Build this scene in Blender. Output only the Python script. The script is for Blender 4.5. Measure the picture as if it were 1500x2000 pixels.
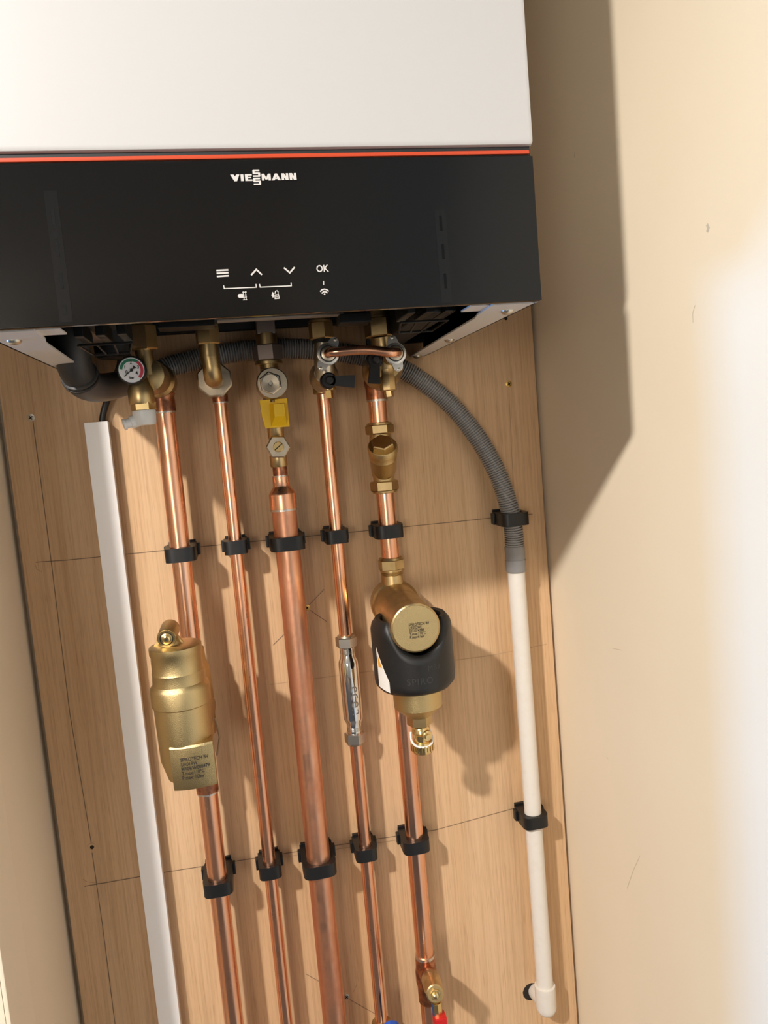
import bpy, bmesh, math, random
from mathutils import Vector, Matrix, Quaternion

random.seed(4)
for o in list(bpy.data.objects):
    bpy.data.objects.remove(o)
S = bpy.context.scene
COL = S.collection

# ------------------------------------------------------------------ camera
Z0 = 1.35                                   # height of the boiler's underside above the floor
CAM = Vector((-0.04075, -0.91366, Z0 - 0.09141))
YAW, PITCH, ROLL, FPX = 0.188085, -0.099731, -0.085923, 1488.06
_f = Vector((math.sin(YAW) * math.cos(PITCH), math.cos(YAW) * math.cos(PITCH), math.sin(PITCH)))
_r = Vector((math.cos(YAW), -math.sin(YAW), 0))
_u = _r.cross(_f)
RT = _r * math.cos(ROLL) + _u * math.sin(ROLL)
UP = -_r * math.sin(ROLL) + _u * math.cos(ROLL)
FW = _f
cd = bpy.data.cameras.new('camera')
cd.sensor_fit = 'HORIZONTAL'
cd.sensor_width = 36
cd.lens = 36 * FPX / 1500
cd.clip_start = 0.01
cam = bpy.data.objects.new('camera', cd)
COL.objects.link(cam)
cam.matrix_world = Matrix(((RT.x, UP.x, -FW.x, CAM.x), (RT.y, UP.y, -FW.y, CAM.y), (RT.z, UP.z, -FW.z, CAM.z), (0, 0, 0, 1)))
S.camera = cam


def P(x, y, Y=None, X=None):
    """photo pixel -> point on the plane y = Y (parallel to the board) or x = X (parallel to the side wall)"""
    d = FW + RT * ((x - 750) / FPX) - UP * ((y - 1000) / FPX)
    t = (Y - CAM.y) / d.y if Y is not None else (X - CAM.x) / d.x
    return CAM + d * t


# ------------------------------------------------------------------ world, lamps, exposure
w = bpy.data.worlds.new('world')
S.world = w
w.use_nodes = True
w.node_tree.nodes['Background'].inputs[0].default_value = (0.75, 0.85, 1.0, 1)
w.node_tree.nodes['Background'].inputs[1].default_value = 0.6


def light(name, kind, loc, power, col, **k):
    d = bpy.data.lights.new(name, kind)
    d.energy = power
    d.color = col
    for a, v in k.items():
        setattr(d, a, v)
    o = bpy.data.objects.new(name, d)
    COL.objects.link(o)
    o.location = loc
    return o


# recessed downlight in the passage ceiling, upper left behind the camera
sp = light('ceiling_downlight', 'SPOT', (-0.970, -1.450, Z0 + 0.90), 225, (1.0, 0.95, 0.90), shadow_soft_size=0.045, spot_size=math.radians(75), spot_blend=1.0)
sp.rotation_euler = Vector((1.07, 1.45, -1.45)).to_track_quat('-Z', 'Y').to_euler()
# daylight of the narrow window in the passage's left wall
wl = light('window_daylight', 'AREA', (-4.53, 0.62, 0.975), 125, (0.08, 0.40, 1.0), shape='RECTANGLE', size=1.2, size_y=0.40)
wl.rotation_euler = (0, math.radians(-90), 0)
# added fill light behind the camera, lifts the shade under the boiler
bl_ = light('passage_fill', 'AREA', (-2.2, -5.47, 1.35), 64, (1.0, 0.90, 0.78), shape='RECTANGLE', size=1.5, size_y=1.3)
bl_.rotation_euler = (math.radians(90), 0, 0)

vs = S.view_settings
vs.view_transform = 'Standard'
vs.look = 'None'
vs.gamma = 1
vs.use_curve_mapping = False
vs.exposure = 0.0


# ------------------------------------------------------------------ materials
def mat(name, col, rough=0.5, metal=0.0, col2=None, nscale=(20, 20, 20), rough2=None, bump=0.0, bscale=200, spec=0.5, coat=0.0, detail=4, lo=0.35, hi=0.65):
    m = bpy.data.materials.new(name)
    m.use_nodes = True
    nt = m.node_tree
    b = nt.nodes['Principled BSDF']
    b.inputs['Base Color'].default_value = (*col, 1)
    b.inputs['Roughness'].default_value = rough
    b.inputs['Metallic'].default_value = metal
    b.inputs['Specular IOR Level'].default_value = spec
    b.inputs['Coat Weight'].default_value = coat
    b.inputs['Coat Roughness'].default_value = 0.08
    tc = nt.nodes.new('ShaderNodeTexCoord')
    if col2 or rough2 is not None:
        mp = nt.nodes.new('ShaderNodeMapping')
        mp.inputs['Scale'].default_value = nscale
        nt.links.new(tc.outputs['Object'], mp.inputs[0])
        n = nt.nodes.new('ShaderNodeTexNoise')
        n.inputs['Scale'].default_value = 1
        n.inputs['Detail'].default_value = detail
        nt.links.new(mp.outputs[0], n.inputs['Vector'])
        mr = nt.nodes.new('ShaderNodeMapRange')
        mr.inputs[1].default_value = lo
        mr.inputs[2].default_value = hi
        nt.links.new(n.outputs[0], mr.inputs[0])
        if col2:
            mx = nt.nodes.new('ShaderNodeMix')
            mx.data_type = 'RGBA'
            mx.inputs[6].default_value = (*col, 1)
            mx.inputs[7].default_value = (*col2, 1)
            nt.links.new(mr.outputs[0], mx.inputs[0])
            nt.links.new(mx.outputs[2], b.inputs['Base Color'])
        if rough2 is not None:
            m2 = nt.nodes.new('ShaderNodeMapRange')
            m2.inputs[3].default_value = rough
            m2.inputs[4].default_value = rough2
            nt.links.new(mr.outputs[0], m2.inputs[0])
            nt.links.new(m2.outputs[0], b.inputs['Roughness'])
    if bump:
        n = nt.nodes.new('ShaderNodeTexNoise')
        n.inputs['Scale'].default_value = bscale
        n.inputs['Detail'].default_value = 3
        nt.links.new(tc.outputs['Object'], n.inputs['Vector'])
        bp = nt.nodes.new('ShaderNodeBump')
        bp.inputs['Strength'].default_value = bump
        bp.inputs['Distance'].default_value = 0.001
        nt.links.new(n.outputs[0], bp.inputs['Height'])
        nt.links.new(bp.outputs[0], b.inputs['Normal'])
    return m


def wood(name):
    m = bpy.data.materials.new(name)
    m.use_nodes = True
    nt = m.node_tree
    b = nt.nodes['Principled BSDF']
    b.inputs['Roughness'].default_value = 0.5
    b.inputs['Specular IOR Level'].default_value = 0.35
    tc = nt.nodes.new('ShaderNodeTexCoord')

    def noise(sx, sz, det, dist=0.0):
        mp = nt.nodes.new('ShaderNodeMapping')
        mp.inputs['Scale'].default_value = (sx, 1, sz)
        nt.links.new(tc.outputs['Object'], mp.inputs[0])
        n = nt.nodes.new('ShaderNodeTexNoise')
        n.inputs['Scale'].default_value = 1
        n.inputs['Detail'].default_value = det
        n.inputs['Distortion'].default_value = dist
        nt.links.new(mp.outputs[0], n.inputs['Vector'])
        return n.outputs[0]

    def ramp(src, stops):
        r = nt.nodes.new('ShaderNodeValToRGB')
        e = r.color_ramp.elements
        e[0].position, e[0].color = stops[0][0], (*stops[0][1], 1)
        e[1].position, e[1].color = stops[1][0], (*stops[1][1], 1)
        for p_, c_ in stops[2:]:
            q = e.new(p_)
            q.color = (*c_, 1)
        nt.links.new(src, r.inputs[0])
        return r.outputs[0]

    def mul(a, c, fac):
        mx = nt.nodes.new('ShaderNodeMix')
        mx.data_type = 'RGBA'
        mx.blend_type = 'MULTIPLY'
        mx.inputs[0].default_value = fac
        nt.links.new(a, mx.inputs[6])
        nt.links.new(c, mx.inputs[7])
        return mx.outputs[2]

    base = ramp(noise(16, 0.9, 3, 0.6), [(0.3, (0.60, 0.375, 0.195)), (0.7, (0.70, 0.475, 0.28))])
    grain = ramp(noise(330, 5.5, 4, 0.15), [(0.32, (0.70, 0.64, 0.58)), (0.56, (1, 1, 1))])
    pores = ramp(noise(900, 28, 2), [(0.34, (0.66, 0.58, 0.50)), (0.44, (1, 1, 1))])
    c = mul(mul(base, grain, 0.5), pores, 0.36)
    nt.links.new(c, b.inputs['Base Color'])
    bp = nt.nodes.new('ShaderNodeBump')
    bp.inputs['Strength'].default_value = 0.12
    bp.inputs['Distance'].default_value = 0.0006
    nt.links.new(noise(330, 5.5, 4, 0.15), bp.inputs['Height'])
    nt.links.new(bp.outputs[0], b.inputs['Normal'])
    return m


M = dict(
    wood=wood('plywood'),
    pencil=mat('pencil_graphite', (0.20, 0.13, 0.08), 0.8),
    faint=mat('faint_pencil', (0.36, 0.23, 0.13), 0.8),
    seam=mat('faint_seam', (0.50, 0.325, 0.18), 0.8),
    hole=mat('hole_dark', (0.02, 0.013, 0.008), 0.9),
    cream=mat('cream_wall_paint', (0.88, 0.765, 0.585), 0.6, col2=(0.86, 0.74, 0.555), nscale=(5, 5, 5), bump=0.12, bscale=140, spec=0.3),
    casing_paint=mat('cream_gloss_paint', (0.88, 0.76, 0.575), 0.4, bump=0.03, bscale=60),
    chip=mat('bare_plaster', (0.58, 0.52, 0.43), 0.8),
    scuff=mat('scuffed_paint', (0.66, 0.55, 0.40), 0.7),
    ceiling=mat('ceiling_white', (0.85, 0.83, 0.79), 0.8),
    floorm=mat('floor_carpet', (0.15, 0.12, 0.10), 0.9, bump=0.3, bscale=300),
    white_steel=mat('white_enamelled_steel', (0.50, 0.487, 0.468), 0.38, bump=0.02, bscale=900, coat=0.15),
    flange=mat('white_sheet_steel', (0.80, 0.76, 0.72), 0.45),
    black_panel=mat('black_glossy_plastic', (0.0052, 0.0046, 0.0040), 0.13, spec=0.32),
    panel_rib=mat('black_rib_plastic', (0.0068, 0.0064, 0.0060), 0.16, spec=0.32),
    slot=mat('black_slot', (0.0018, 0.0018, 0.0018), 0.3, spec=0.2),
    print=mat('white_print', (0.56, 0.53, 0.49), 0.6),
    red=mat('red_trim', (0.52, 0.058, 0.016), 0.35),
    dark=mat('dark_cavity_plastic', (0.010, 0.010, 0.011), 0.6),
    black=mat('black_plastic', (0.007, 0.007, 0.0075), 0.42, bump=0.05, bscale=600),
    black_matt=mat('black_moulded_shell', (0.009, 0.0085, 0.008), 0.45, bump=0.08, bscale=900),
    emboss=mat('black_embossed', (0.030, 0.029, 0.028), 0.5),
    rail=mat('zinc_rail', (0.42, 0.36, 0.31), 0.5, 0.2),
    brownmetal=mat('tarnished_metal', (0.30, 0.24, 0.21), 0.45, 0.7),
    copper=mat('bright_copper', (0.93, 0.53, 0.35), 0.19, 1.0, col2=(0.84, 0.42, 0.25), nscale=(28, 28, 9), rough2=0.33, bump=0.04, bscale=40),
    copper_old=mat('dull_copper', (0.80, 0.425, 0.27), 0.34, 1.0, col2=(0.66, 0.31, 0.185), nscale=(45, 45, 28), rough2=0.5, bump=0.25, bscale=90),
    copper_burn=mat('heat_stained_copper', (0.58, 0.25, 0.13), 0.3, 1.0, col2=(0.25, 0.11, 0.07), nscale=(110, 110, 110), rough2=0.45, bump=0.2, bscale=200),
    solder=mat('solder', (0.66, 0.60, 0.54), 0.35, 1.0, bump=0.4, bscale=400),
    brass=mat('brass', (0.60, 0.44, 0.22), 0.32, 1.0, col2=(0.50, 0.36, 0.17), nscale=(60, 60, 60), rough2=0.42),
    brass_cast=mat('cast_brass', (0.62, 0.47, 0.23), 0.33, 1.0, bump=0.35, bscale=1500),
    brass_shiny=mat('shiny_brass', (0.80, 0.60, 0.28), 0.2, 1.0),
    brass_ni=mat('nickel_brass', (0.62, 0.54, 0.42), 0.3, 1.0, col2=(0.48, 0.40, 0.30), nscale=(80, 80, 80), rough2=0.4),
    nickel=mat('nickel', (0.66, 0.62, 0.56), 0.26, 1.0),
    chrome=mat('chrome', (0.78, 0.77, 0.75), 0.07, 1.0),
    steel=mat('screw_steel', (0.62, 0.57, 0.48), 0.35, 1.0),
    screw_gold=mat('screw_gold', (0.70, 0.46, 0.14), 0.35, 1.0),
    yellow=mat('yellow_plastic', (0.88, 0.54, 0.008), 0.4, bump=0.1, bscale=300),
    redp=mat('red_plastic', (0.55, 0.012, 0.012), 0.4),
    bluep=mat('blue_plastic', (0.01, 0.10, 0.55), 0.4),
    white_plastic=mat('white_plastic', (0.84, 0.81, 0.78), 0.4),
    nylon=mat('white_nylon', (0.80, 0.79, 0.76), 0.35),
    pvc=mat('white_waste_pipe', (0.75, 0.70, 0.625), 0.35, col2=(0.72, 0.665, 0.585), nscale=(90, 90, 90), lo=0.5, hi=0.75),
    hose=mat('grey_corrugated_plastic', (0.27, 0.265, 0.26), 0.4),
    rubber=mat('dark_rubber', (0.030, 0.028, 0.027), 0.45, col2=(0.045, 0.042, 0.04), nscale=(30, 30, 30)),
    greyrubber=mat('grey_rubber', (0.105, 0.098, 0.094), 0.4),
    dial=mat('gauge_face', (0.80, 0.80, 0.82), 0.5),
    dial_green=mat('gauge_green', (0.015, 0.19, 0.10), 0.5),
    dial_red=mat('gauge_red', (0.55, 0.03, 0.06), 0.5),
    ink=mat('black_ink', (0.02, 0.018, 0.015), 0.7),
    etched=mat('etched_grey', (0.25, 0.22, 0.19), 0.5, 0.6),
    sticker=mat('label_sticker', (0.80, 0.75, 0.68), 0.45),
    orange=mat('warning_orange', (0.78, 0.33, 0.02), 0.5),
    glass=mat('window_glass', (0.9, 0.95, 1.0), 0.05),
)
_g = M['glass'].node_tree.nodes['Principled BSDF']
_g.inputs['Transmission Weight'].default_value = 1.0
_g.inputs['IOR'].default_value = 1.0


# ------------------------------------------------------------------ mesh builder
def basis(a, ref=None):
    a = Vector(a).normalized()
    if ref is None:
        ref = Vector((0, 0, 1)) if abs(a.z) < 0.9 else Vector((0, -1, 0))
    u = (Vector(ref) - a * a.dot(Vector(ref))).normalized()
    return a, u, a.cross(u)


class MB:
    def __init__(s):
        s.v = []
        s.f = []
        s.bev = False

    def add(s, vs_, fs):
        n = len(s.v)
        s.v += [Vector(q) for q in vs_]
        s.f += [tuple(i + n for i in f) for f in fs]
        return s

    def lathe(s, org, axis, prof, seg=32, phase=0.0, ref=None, cap=True, sx=1.0):
        """prof: (radius, distance along axis)"""
        a, u, v = basis(axis, ref)
        org = Vector(org)
        V, F = [], []
        for r, t in prof:
            for i in range(seg):
                th = 2 * math.pi * i / seg + phase
                V.append(org + a * t + u * (r * math.cos(th)) + v * (r * math.sin(th) * sx))
        n = len(prof)
        for j in range(n - 1):
            for i in range(seg):
                k = (i + 1) % seg
                F.append((j * seg + i, j * seg + k, (j + 1) * seg + k, (j + 1) * seg + i))
        if cap:
            F.append(tuple(range(seg - 1, -1, -1)))
            F.append(tuple((n - 1) * seg + i for i in range(seg)))
        return s.add(V, F)

    def cyl(s, p0, p1, r0, r1=None, seg=32, bev=0.0):
        p0, p1 = Vector(p0), Vector(p1)
        r1 = r0 if r1 is None else r1
        h = (p1 - p0).length
        if bev:
            return s.lathe(p0, p1 - p0, [(r0 - bev, 0), (r0, bev), (r1, h - bev), (r1 - bev, h)], seg)
        return s.lathe(p0, p1 - p0, [(r0, 0), (r1, h)], seg)

    def hexn(s, p0, p1, r, phase=0.0, seg=6, ch=0.10):
        p0, p1 = Vector(p0), Vector(p1)
        h = (p1 - p0).length
        return s.lathe(p0, p1 - p0, [(r * (1 - ch), 0), (r, ch * r * 0.8), (r, h - ch * r * 0.8), (r * (1 - ch), h)], seg, phase)

    def ring(s, org, axis, ro, ri, h, seg=32, phase=0.0):
        a, u, v = basis(axis)
        return s.lathe(org, axis, [(ri, 0), (ro, 0), (ro, h), (ri, h), (ri, 0)], seg, phase, cap=False)

    def tube(s, pts, r, seg=20, cap=True):
        pts = [Vector(q) for q in pts]
        n = len(pts)
        rr = r if isinstance(r, (list, tuple)) else [r] * n
        V, F = [], []
        u = None
        for j in range(n):
            t = (pts[min(j + 1, n - 1)] - pts[max(j - 1, 0)]).normalized()
            if u is None:
                _, u, _ = basis(t)
            u = (u - t * t.dot(u)).normalized()
            v = t.cross(u)
            for i in range(seg):
                th = 2 * math.pi * i / seg
                V.append(pts[j] + u * (rr[j] * math.cos(th)) + v * (rr[j] * math.sin(th)))
        for j in range(n - 1):
            for i in range(seg):
                k = (i + 1) % seg
                F.append((j * seg + i, j * seg + k, (j + 1) * seg + k, (j + 1) * seg + i))
        if cap:
            F.append(tuple(range(seg - 1, -1, -1)))
            F.append(tuple((n - 1) * seg + i for i in range(seg)))
        return s.add(V, F)

    def box(s, c, size, bev=0.0, rot=None):
        bm = bmesh.new()
        bmesh.ops.create_cube(bm, size=1)
        for q in bm.verts:
            q.co = Vector((q.co.x * size[0], q.co.y * size[1], q.co.z * size[2]))
        if bev:
            s.bev = True
            bmesh.ops.bevel(bm, geom=bm.edges[:], offset=bev, segments=2, affect='EDGES', profile=0.5)
        mt = Matrix.Translation(Vector(c)) @ (rot.to_matrix().to_4x4() if rot else Matrix())
        bm.verts.ensure_lookup_table()
        vs_ = [mt @ q.co for q in bm.verts]
        fs = [tuple(q.index for q in f.verts) for f in bm.faces]
        bm.free()
        return s.add(vs_, fs)

    def bx(s, x0, x1, y0, y1, z0, z1, bev=0.0):
        return s.box(((x0 + x1) / 2, (y0 + y1) / 2, (z0 + z1) / 2), (abs(x1 - x0), abs(y1 - y0), abs(z1 - z0)), bev)

    def prism(s, poly, d):
        """poly: list of 3-D points (planar), extruded by vector d"""
        n = len(poly)
        d = Vector(d)
        V = [Vector(q) for q in poly] + [Vector(q) + d for q in poly]
        F = [tuple(range(n - 1, -1, -1)), tuple(range(n, 2 * n))]
        F += [(i, (i + 1) % n, n + (i + 1) % n, n + i) for i in range(n)]
        return s.add(V, F)

    def poly(s, pts):
        return s.add(pts, [tuple(range(len(pts)))])

    def stroke(s, pts, wd, nrm, lift=0.0):
        """flat ribbon along pts, lying in the plane with normal nrm"""
        nrm = Vector(nrm).normalized()
        pts = [Vector(q) + nrm * lift for q in pts]
        V = []
        n = len(pts)
        for j in range(n):
            t = (pts[min(j + 1, n - 1)] - pts[max(j - 1, 0)]).normalized()
            if 0 < j < n - 1:
                t1 = (pts[j] - pts[j - 1]).normalized()
                t2 = (pts[j + 1] - pts[j]).normalized()
                sc = 1 / max(0.5, math.sqrt(max(0.01, (1 + t1.dot(t2)) / 2)))
            else:
                sc = 1
            b = nrm.cross(t).normalized() * wd / 2 * sc
            V += [pts[j] - b, pts[j] + b]
        return s.add(V, [(2 * j, 2 * j + 2, 2 * j + 3, 2 * j + 1) for j in range(n - 1)])

    def build(s, name, m, parent=None, smooth=35, org=None):
        me = bpy.data.meshes.new(name)
        if parent is not None:
            o0 = Vector(parent['_org'])
        elif org is not None:
            o0 = Vector(org)
        else:
            lo = Vector((min(q.x for q in s.v), min(q.y for q in s.v), min(q.z for q in s.v)))
            hi = Vector((max(q.x for q in s.v), max(q.y for q in s.v), max(q.z for q in s.v)))
            o0 = Vector(((lo.x + hi.x) / 2, (lo.y + hi.y) / 2, lo.z))
        me.from_pydata([q - o0 for q in s.v], [], s.f)
        bm = bmesh.new()
        bm.from_mesh(me)
        bmesh.ops.recalc_face_normals(bm, faces=bm.faces)
        bm.to_mesh(me)
        bm.free()
        me.materials.append(M[m])
        if smooth:
            for q in me.polygons:
                q.use_smooth = True
            me.set_sharp_from_angle(angle=math.radians(smooth))
        o = bpy.data.objects.new(name, me)
        COL.objects.link(o)
        if s.bev and smooth:
            wn = o.modifiers.new('weighted_normals', 'WEIGHTED_NORMAL')
            wn.mode = 'FACE_AREA'
            wn.weight = 100
            wn.keep_sharp = True
        o['_org'] = list(o0)
        if parent is not None:
            o.parent = parent
        else:
            o.location = o0
        return o


def tag(o, label, cat, group=None):
    o['label'] = label
    o['category'] = cat
    if group:
        o['group'] = group
    return o


def thing(name, loc, label, cat, group=None):
    o = bpy.data.objects.new(name, None)
    o.empty_display_size = 0.02
    COL.objects.link(o)
    o.location = loc
    o['_org'] = list(loc)
    return tag(o, label, cat, group)


def struct(o):
    o['kind'] = 'structure'
    return o


def text_mesh(txt, size, align='LEFT', bold=0.0, spacing=1.0):
    """returns flat verts (u, v) and faces of a line of text"""
    cu = bpy.data.curves.new('t', 'FONT')
    cu.body = txt
    cu.size = size
    cu.align_x = align
    cu.offset = bold
    cu.space_character = spacing
    cu.resolution_u = 3
    ob = bpy.data.objects.new('t', cu)
    COL.objects.link(ob)
    bpy.context.view_layer.update()
    me = bpy.data.meshes.new_from_object(ob.evaluated_get(bpy.context.evaluated_depsgraph_get()))
    vs_ = [(q.co.x, q.co.y) for q in me.vertices]
    fs = [tuple(q.vertices) for q in me.polygons]
    bpy.data.objects.remove(ob)
    bpy.data.meshes.remove(me)
    bpy.data.curves.remove(cu)
    return vs_, fs


def text_plane(mb, txt, size, org, ux, uy, lift=0.0003, sx=1.0, **k):
    vs_, fs = text_mesh(txt, size, **k)
    ux, uy = Vector(ux).normalized(), Vector(uy).normalized()
    n = ux.cross(uy)
    mb.add([Vector(org) + ux * (a * sx) + uy * b + n * lift for a, b in vs_], fs)


def text_cyl(mb, txt, size, axis_pt, r, th0, z, vertical=False, **k):
    """text on an upright cylinder; th0 = angle from -Y towards +X of the text's start"""
    vs_, fs = text_mesh(txt, size, **k)
    out = []
    for a, b in vs_:
        if vertical:
            a, b = b, -a
        th = th0 + a / r
        out.append(Vector((axis_pt.x + r * math.sin(th), axis_pt.y - r * math.cos(th), z + b)))
    mb.add(out, fs)


def bez(ctrl, n=40):
    """Catmull-Rom through points"""
    c = [Vector(q) for q in ctrl]
    c = [c[0] * 2 - c[1]] + c + [c[-1] * 2 - c[-2]]
    out = []
    for i in range(1, len(c) - 2):
        for j in range(n):
            t = j / n
            p0, p1, p2, p3 = c[i - 1], c[i], c[i + 1], c[i + 2]
            out.append(0.5 * ((2 * p1) + (p2 - p0) * t + (2 * p0 - 5 * p1 + 4 * p2 - p3) * t * t + (3 * p1 - p0 - 3 * p2 + p3) * t ** 3))
    out.append(c[-2])
    return out


XA = Vector((1, 0, 0))
YA = Vector((0, 1, 0))
ZA = Vector((0, 0, 1))
FR = Vector((0, -1, 0))          # towards the viewer
DN = Vector((0, 0, -1))

# ------------------------------------------------------------------ the room
XL, XR = -0.292, 0.346            # inner faces of the cupboard's side walls
ROOM_X, ROOM_Y, FAR_Y, CEIL = -4.50, -5.50, 2.00, 2.27
struct(MB().bx(ROOM_X - .1, XR + .1, ROOM_Y - .1, FAR_Y + .1, -0.05, 0).build('floor', 'floorm', smooth=0))
struct(MB().bx(ROOM_X - .1, XR + .1, ROOM_Y - .1, FAR_Y + .1, CEIL, CEIL + .05).build('ceiling', 'ceiling', smooth=0))
struct(MB().bx(XL - .06, XR, 0.0185, 0.06, 0, CEIL).build('wall_back', 'cream', smooth=0))
wall_r = struct(MB().bx(XR, XR + .1, ROOM_Y, 0.06, 0, CEIL).build('wall_right', 'cream', smooth=0))
struct(MB().bx(XL - .05, XL, -0.218, 0.0185, 0, CEIL).build('wall_left', 'cream', smooth=0))
struct(MB().bx(XL - .06, XL - .05, 0.06, FAR_Y, 0, CEIL).build('wall_side', 'cream', smooth=0))
struct(MB().bx(ROOM_X, XL - .06, FAR_Y, FAR_Y + .1, 0, CEIL).build('wall_far', 'cream', smooth=0))
mb = MB()
mb.bx(ROOM_X, -3.0, ROOM_Y - .1, ROOM_Y, 0, CEIL).bx(-1.4, XR, ROOM_Y - .1, ROOM_Y, 0, CEIL)
mb.bx(-3.0, -1.4, ROOM_Y - .1, ROOM_Y, 0, .65).bx(-3.0, -1.4, ROOM_Y - .1, ROOM_Y, 2.05, CEIL)
struct(mb.build('wall_passage', 'cream', smooth=0))
WY0, WY1, WZ0, WZ1 = 0.41, 0.83, 0.35, 1.60
mb = MB()
mb.bx(ROOM_X - .1, ROOM_X, ROOM_Y, WY0, 0, CEIL).bx(ROOM_X - .1, ROOM_X, WY1, FAR_Y, 0, CEIL)
mb.bx(ROOM_X - .1, ROOM_X, WY0, WY1, 0, WZ0).bx(ROOM_X - .1, ROOM_X, WY0, WY1, WZ1, CEIL)
struct(mb.build('wall_window', 'cream', smooth=0))
# small chips and scuffs in the paint of the right wall
for nm, m_, wd_, pts_ in (('paint_chip', 'chip', .0028, ((1381, 438), (1384, 445), (1381, 453))), ('scuff_mark', 'scuff', .0008, ((1358, 596), (1353, 612), (1354, 630))),
                          ('scuff_mark', 'scuff', .0012, ((1123, 296), (1122, 308))), ('scuff_mark', 'scuff', .0008, ((1196, 1266), (1205, 1268), (1214, 1270))),
                          ('scuff_mark', 'scuff', .0010, ((1185, 1478), (1188, 1482))), ('scuff_mark', 'scuff', .0006, ((1225, 1735), (1237, 1700), (1250, 1672)))):
    MB().stroke([P(x_, y_, X=XR) for x_, y_ in pts_], wd_, -Vector((1, 0, 0)), .0002).build(nm, m_, wall_r, smooth=0)
# door lining of the cupboard opening, a moulded cream board on the end of the left wall
struct(MB().bx(XL, XL + .0045, -0.218, -0.155, 0, CEIL, 0.0015).build('trim_1', 'casing_paint'))

# ------------------------------------------------------------------ plywood board
BX0, BX1 = -0.2853, 0.3416
board = thing('backing_board', (0.028, 0.009, 0.30), 'pale plywood backing board with pencil lines fixed to the cupboard back wall', 'board')
MB().bx(BX0, BX1, 0.0, 0.0185, 0.30, 2.24, 0.0008).build('panel', 'wood', board, smooth=0)


def pencil(pts, wd=0.0009, m='pencil'):
    mb = MB()
    mb.stroke([P(x, y, 0.0) for x, y in pts], wd, FR, 0.00025)
    mb.build('pencil_line', m, board, smooth=0)


pencil([(70, 1098), (130, 1094), (300, 1077), (520, 1055), (700, 1038), (900, 1018), (1020, 1005), (1040, 1004)])
pencil([(165, 1731), (325, 1703), (580, 1663), (700, 1644), (850, 1621), (1010, 1577)])
pencil([(565, 1672), (780, 1640)], 0.0005, 'faint')
pencil([(64, 818), (98, 1080), (136, 1390), (178, 1645)], 0.0008)
pencil([(180, 1665), (200, 1805), (226, 2010)], 0.0008)
pencil([(604, 1181), (633, 1151)], 0.0008)
pencil([(606, 1192), (638, 1214)], 0.0008)
pencil([(533, 1260), (556, 1238)], 0.0008)
pencil([(597, 1902), (624, 1917)], 0.0007)
pencil([(683, 1952), (736, 1982)], 0.0007)
pencil([(690, 1938), (697, 1922)], 0.0005, 'faint')
pencil([(68, 1101), (72, 1112), (82, 1117)], 0.0005, 'faint')
pencil([(162, 1717), (170, 1722), (200, 1726)], 0.0005, 'faint')
pencil([(994, 768), (1000, 900), (1003, 950)], 0.0005, 'faint')
pencil([(527, 1337), (647, 1321), (700, 1314), (960, 1280), (1068, 1258)], 0.0012, 'seam')


def wood_screw(x, y, m, r=0.0042):
    c = P(x, y, 0.0)
    mb = MB()
    mb.lathe(c + YA * 0.0004, FR, [(r, 0), (r, 0.0006), (r * .85, 0.0009), (r * .3, 0.0010)], 20)
    so = mb.build('screw', m, board)
    so['label'] = 'small countersunk cross-head screw'
    q = MB()
    for a in (0.6, 0.6 + math.pi / 2):
        d = Vector((math.cos(a), 0, math.sin(a)))
        q.stroke([c - d * r * .6, c + d * r * .6], r * .28, FR, 0.0008)
    q.build('cross_recess', 'hole', so, smooth=0)


wood_screw(60, 816, 'steel')
wood_screw(994, 750, 'screw_gold')
wood_screw(600, 1187, 'screw_gold', 0.0036)
wood_screw(677, 1947, 'steel', 0.0038)
c = P(179, 1656, 0)
h = MB().ring(c, FR, 0.0058, 0.0022, 0.0004, 24).build('screw_hole_rim', 'wood', board)
MB().cyl(c + YA * .0002 + Vector((.0006, 0, .001)), c + FR * .0005 + Vector((.0006, 0, .001)), 0.0023, seg=20).build('screw_hole', 'hole', board)
c = P(988, 622, 0)
MB().cyl(c, c + FR * .0004, 0.0022, seg=16).build('screw_hole', 'hole', board)

# ------------------------------------------------------------------ boiler
BD = 0.360
boiler = thing('boiler', (0, -BD / 2, Z0), 'white wall-hung gas boiler with black control panel and red stripe', 'boiler')
# white outer case: front cover, open underneath
mb = MB()
mb.bx(-.2015, .2015, -BD - .0015, -BD + .022, Z0 + .1125, Z0 + .700, 0.004)
mb.build('front_cover', 'white_steel', boiler)
for x0_, x1_ in ((-.2, -.1985), (.1985, .2)):
    MB().bx(x0_, x1_, -BD + .0065, -.002, Z0, Z0 + .70).build('side_panel', 'white_steel', boiler, smooth=0)
MB().bx(-.2, .2, -BD + .022, -.002, Z0 + .698, Z0 + .70).build('top_panel', 'white_steel', boiler, smooth=0)
# black control panel with its lettering
panel = MB().bx(-.2, .2, -BD, -BD + .006, Z0, Z0 + .1055, 0.0007).build('control_panel', 'black_panel', boiler)
MB().bx(-.1985, .1985, -BD + .002, -BD + .02, Z0 + .105, Z0 + .1128).build('shadow_gap', 'dark', boiler, smooth=0)
red = MB().bx(-.1975, .1975, -BD - .0002, -BD + .012, Z0 + .1068, Z0 + .1096, 0.0006).build('stripe', 'red', boiler)
red['label'] = 'thin red stripe between cover and control panel'
PF = -BD


def pp(x, y):
    return P(x, y, PF)


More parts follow.
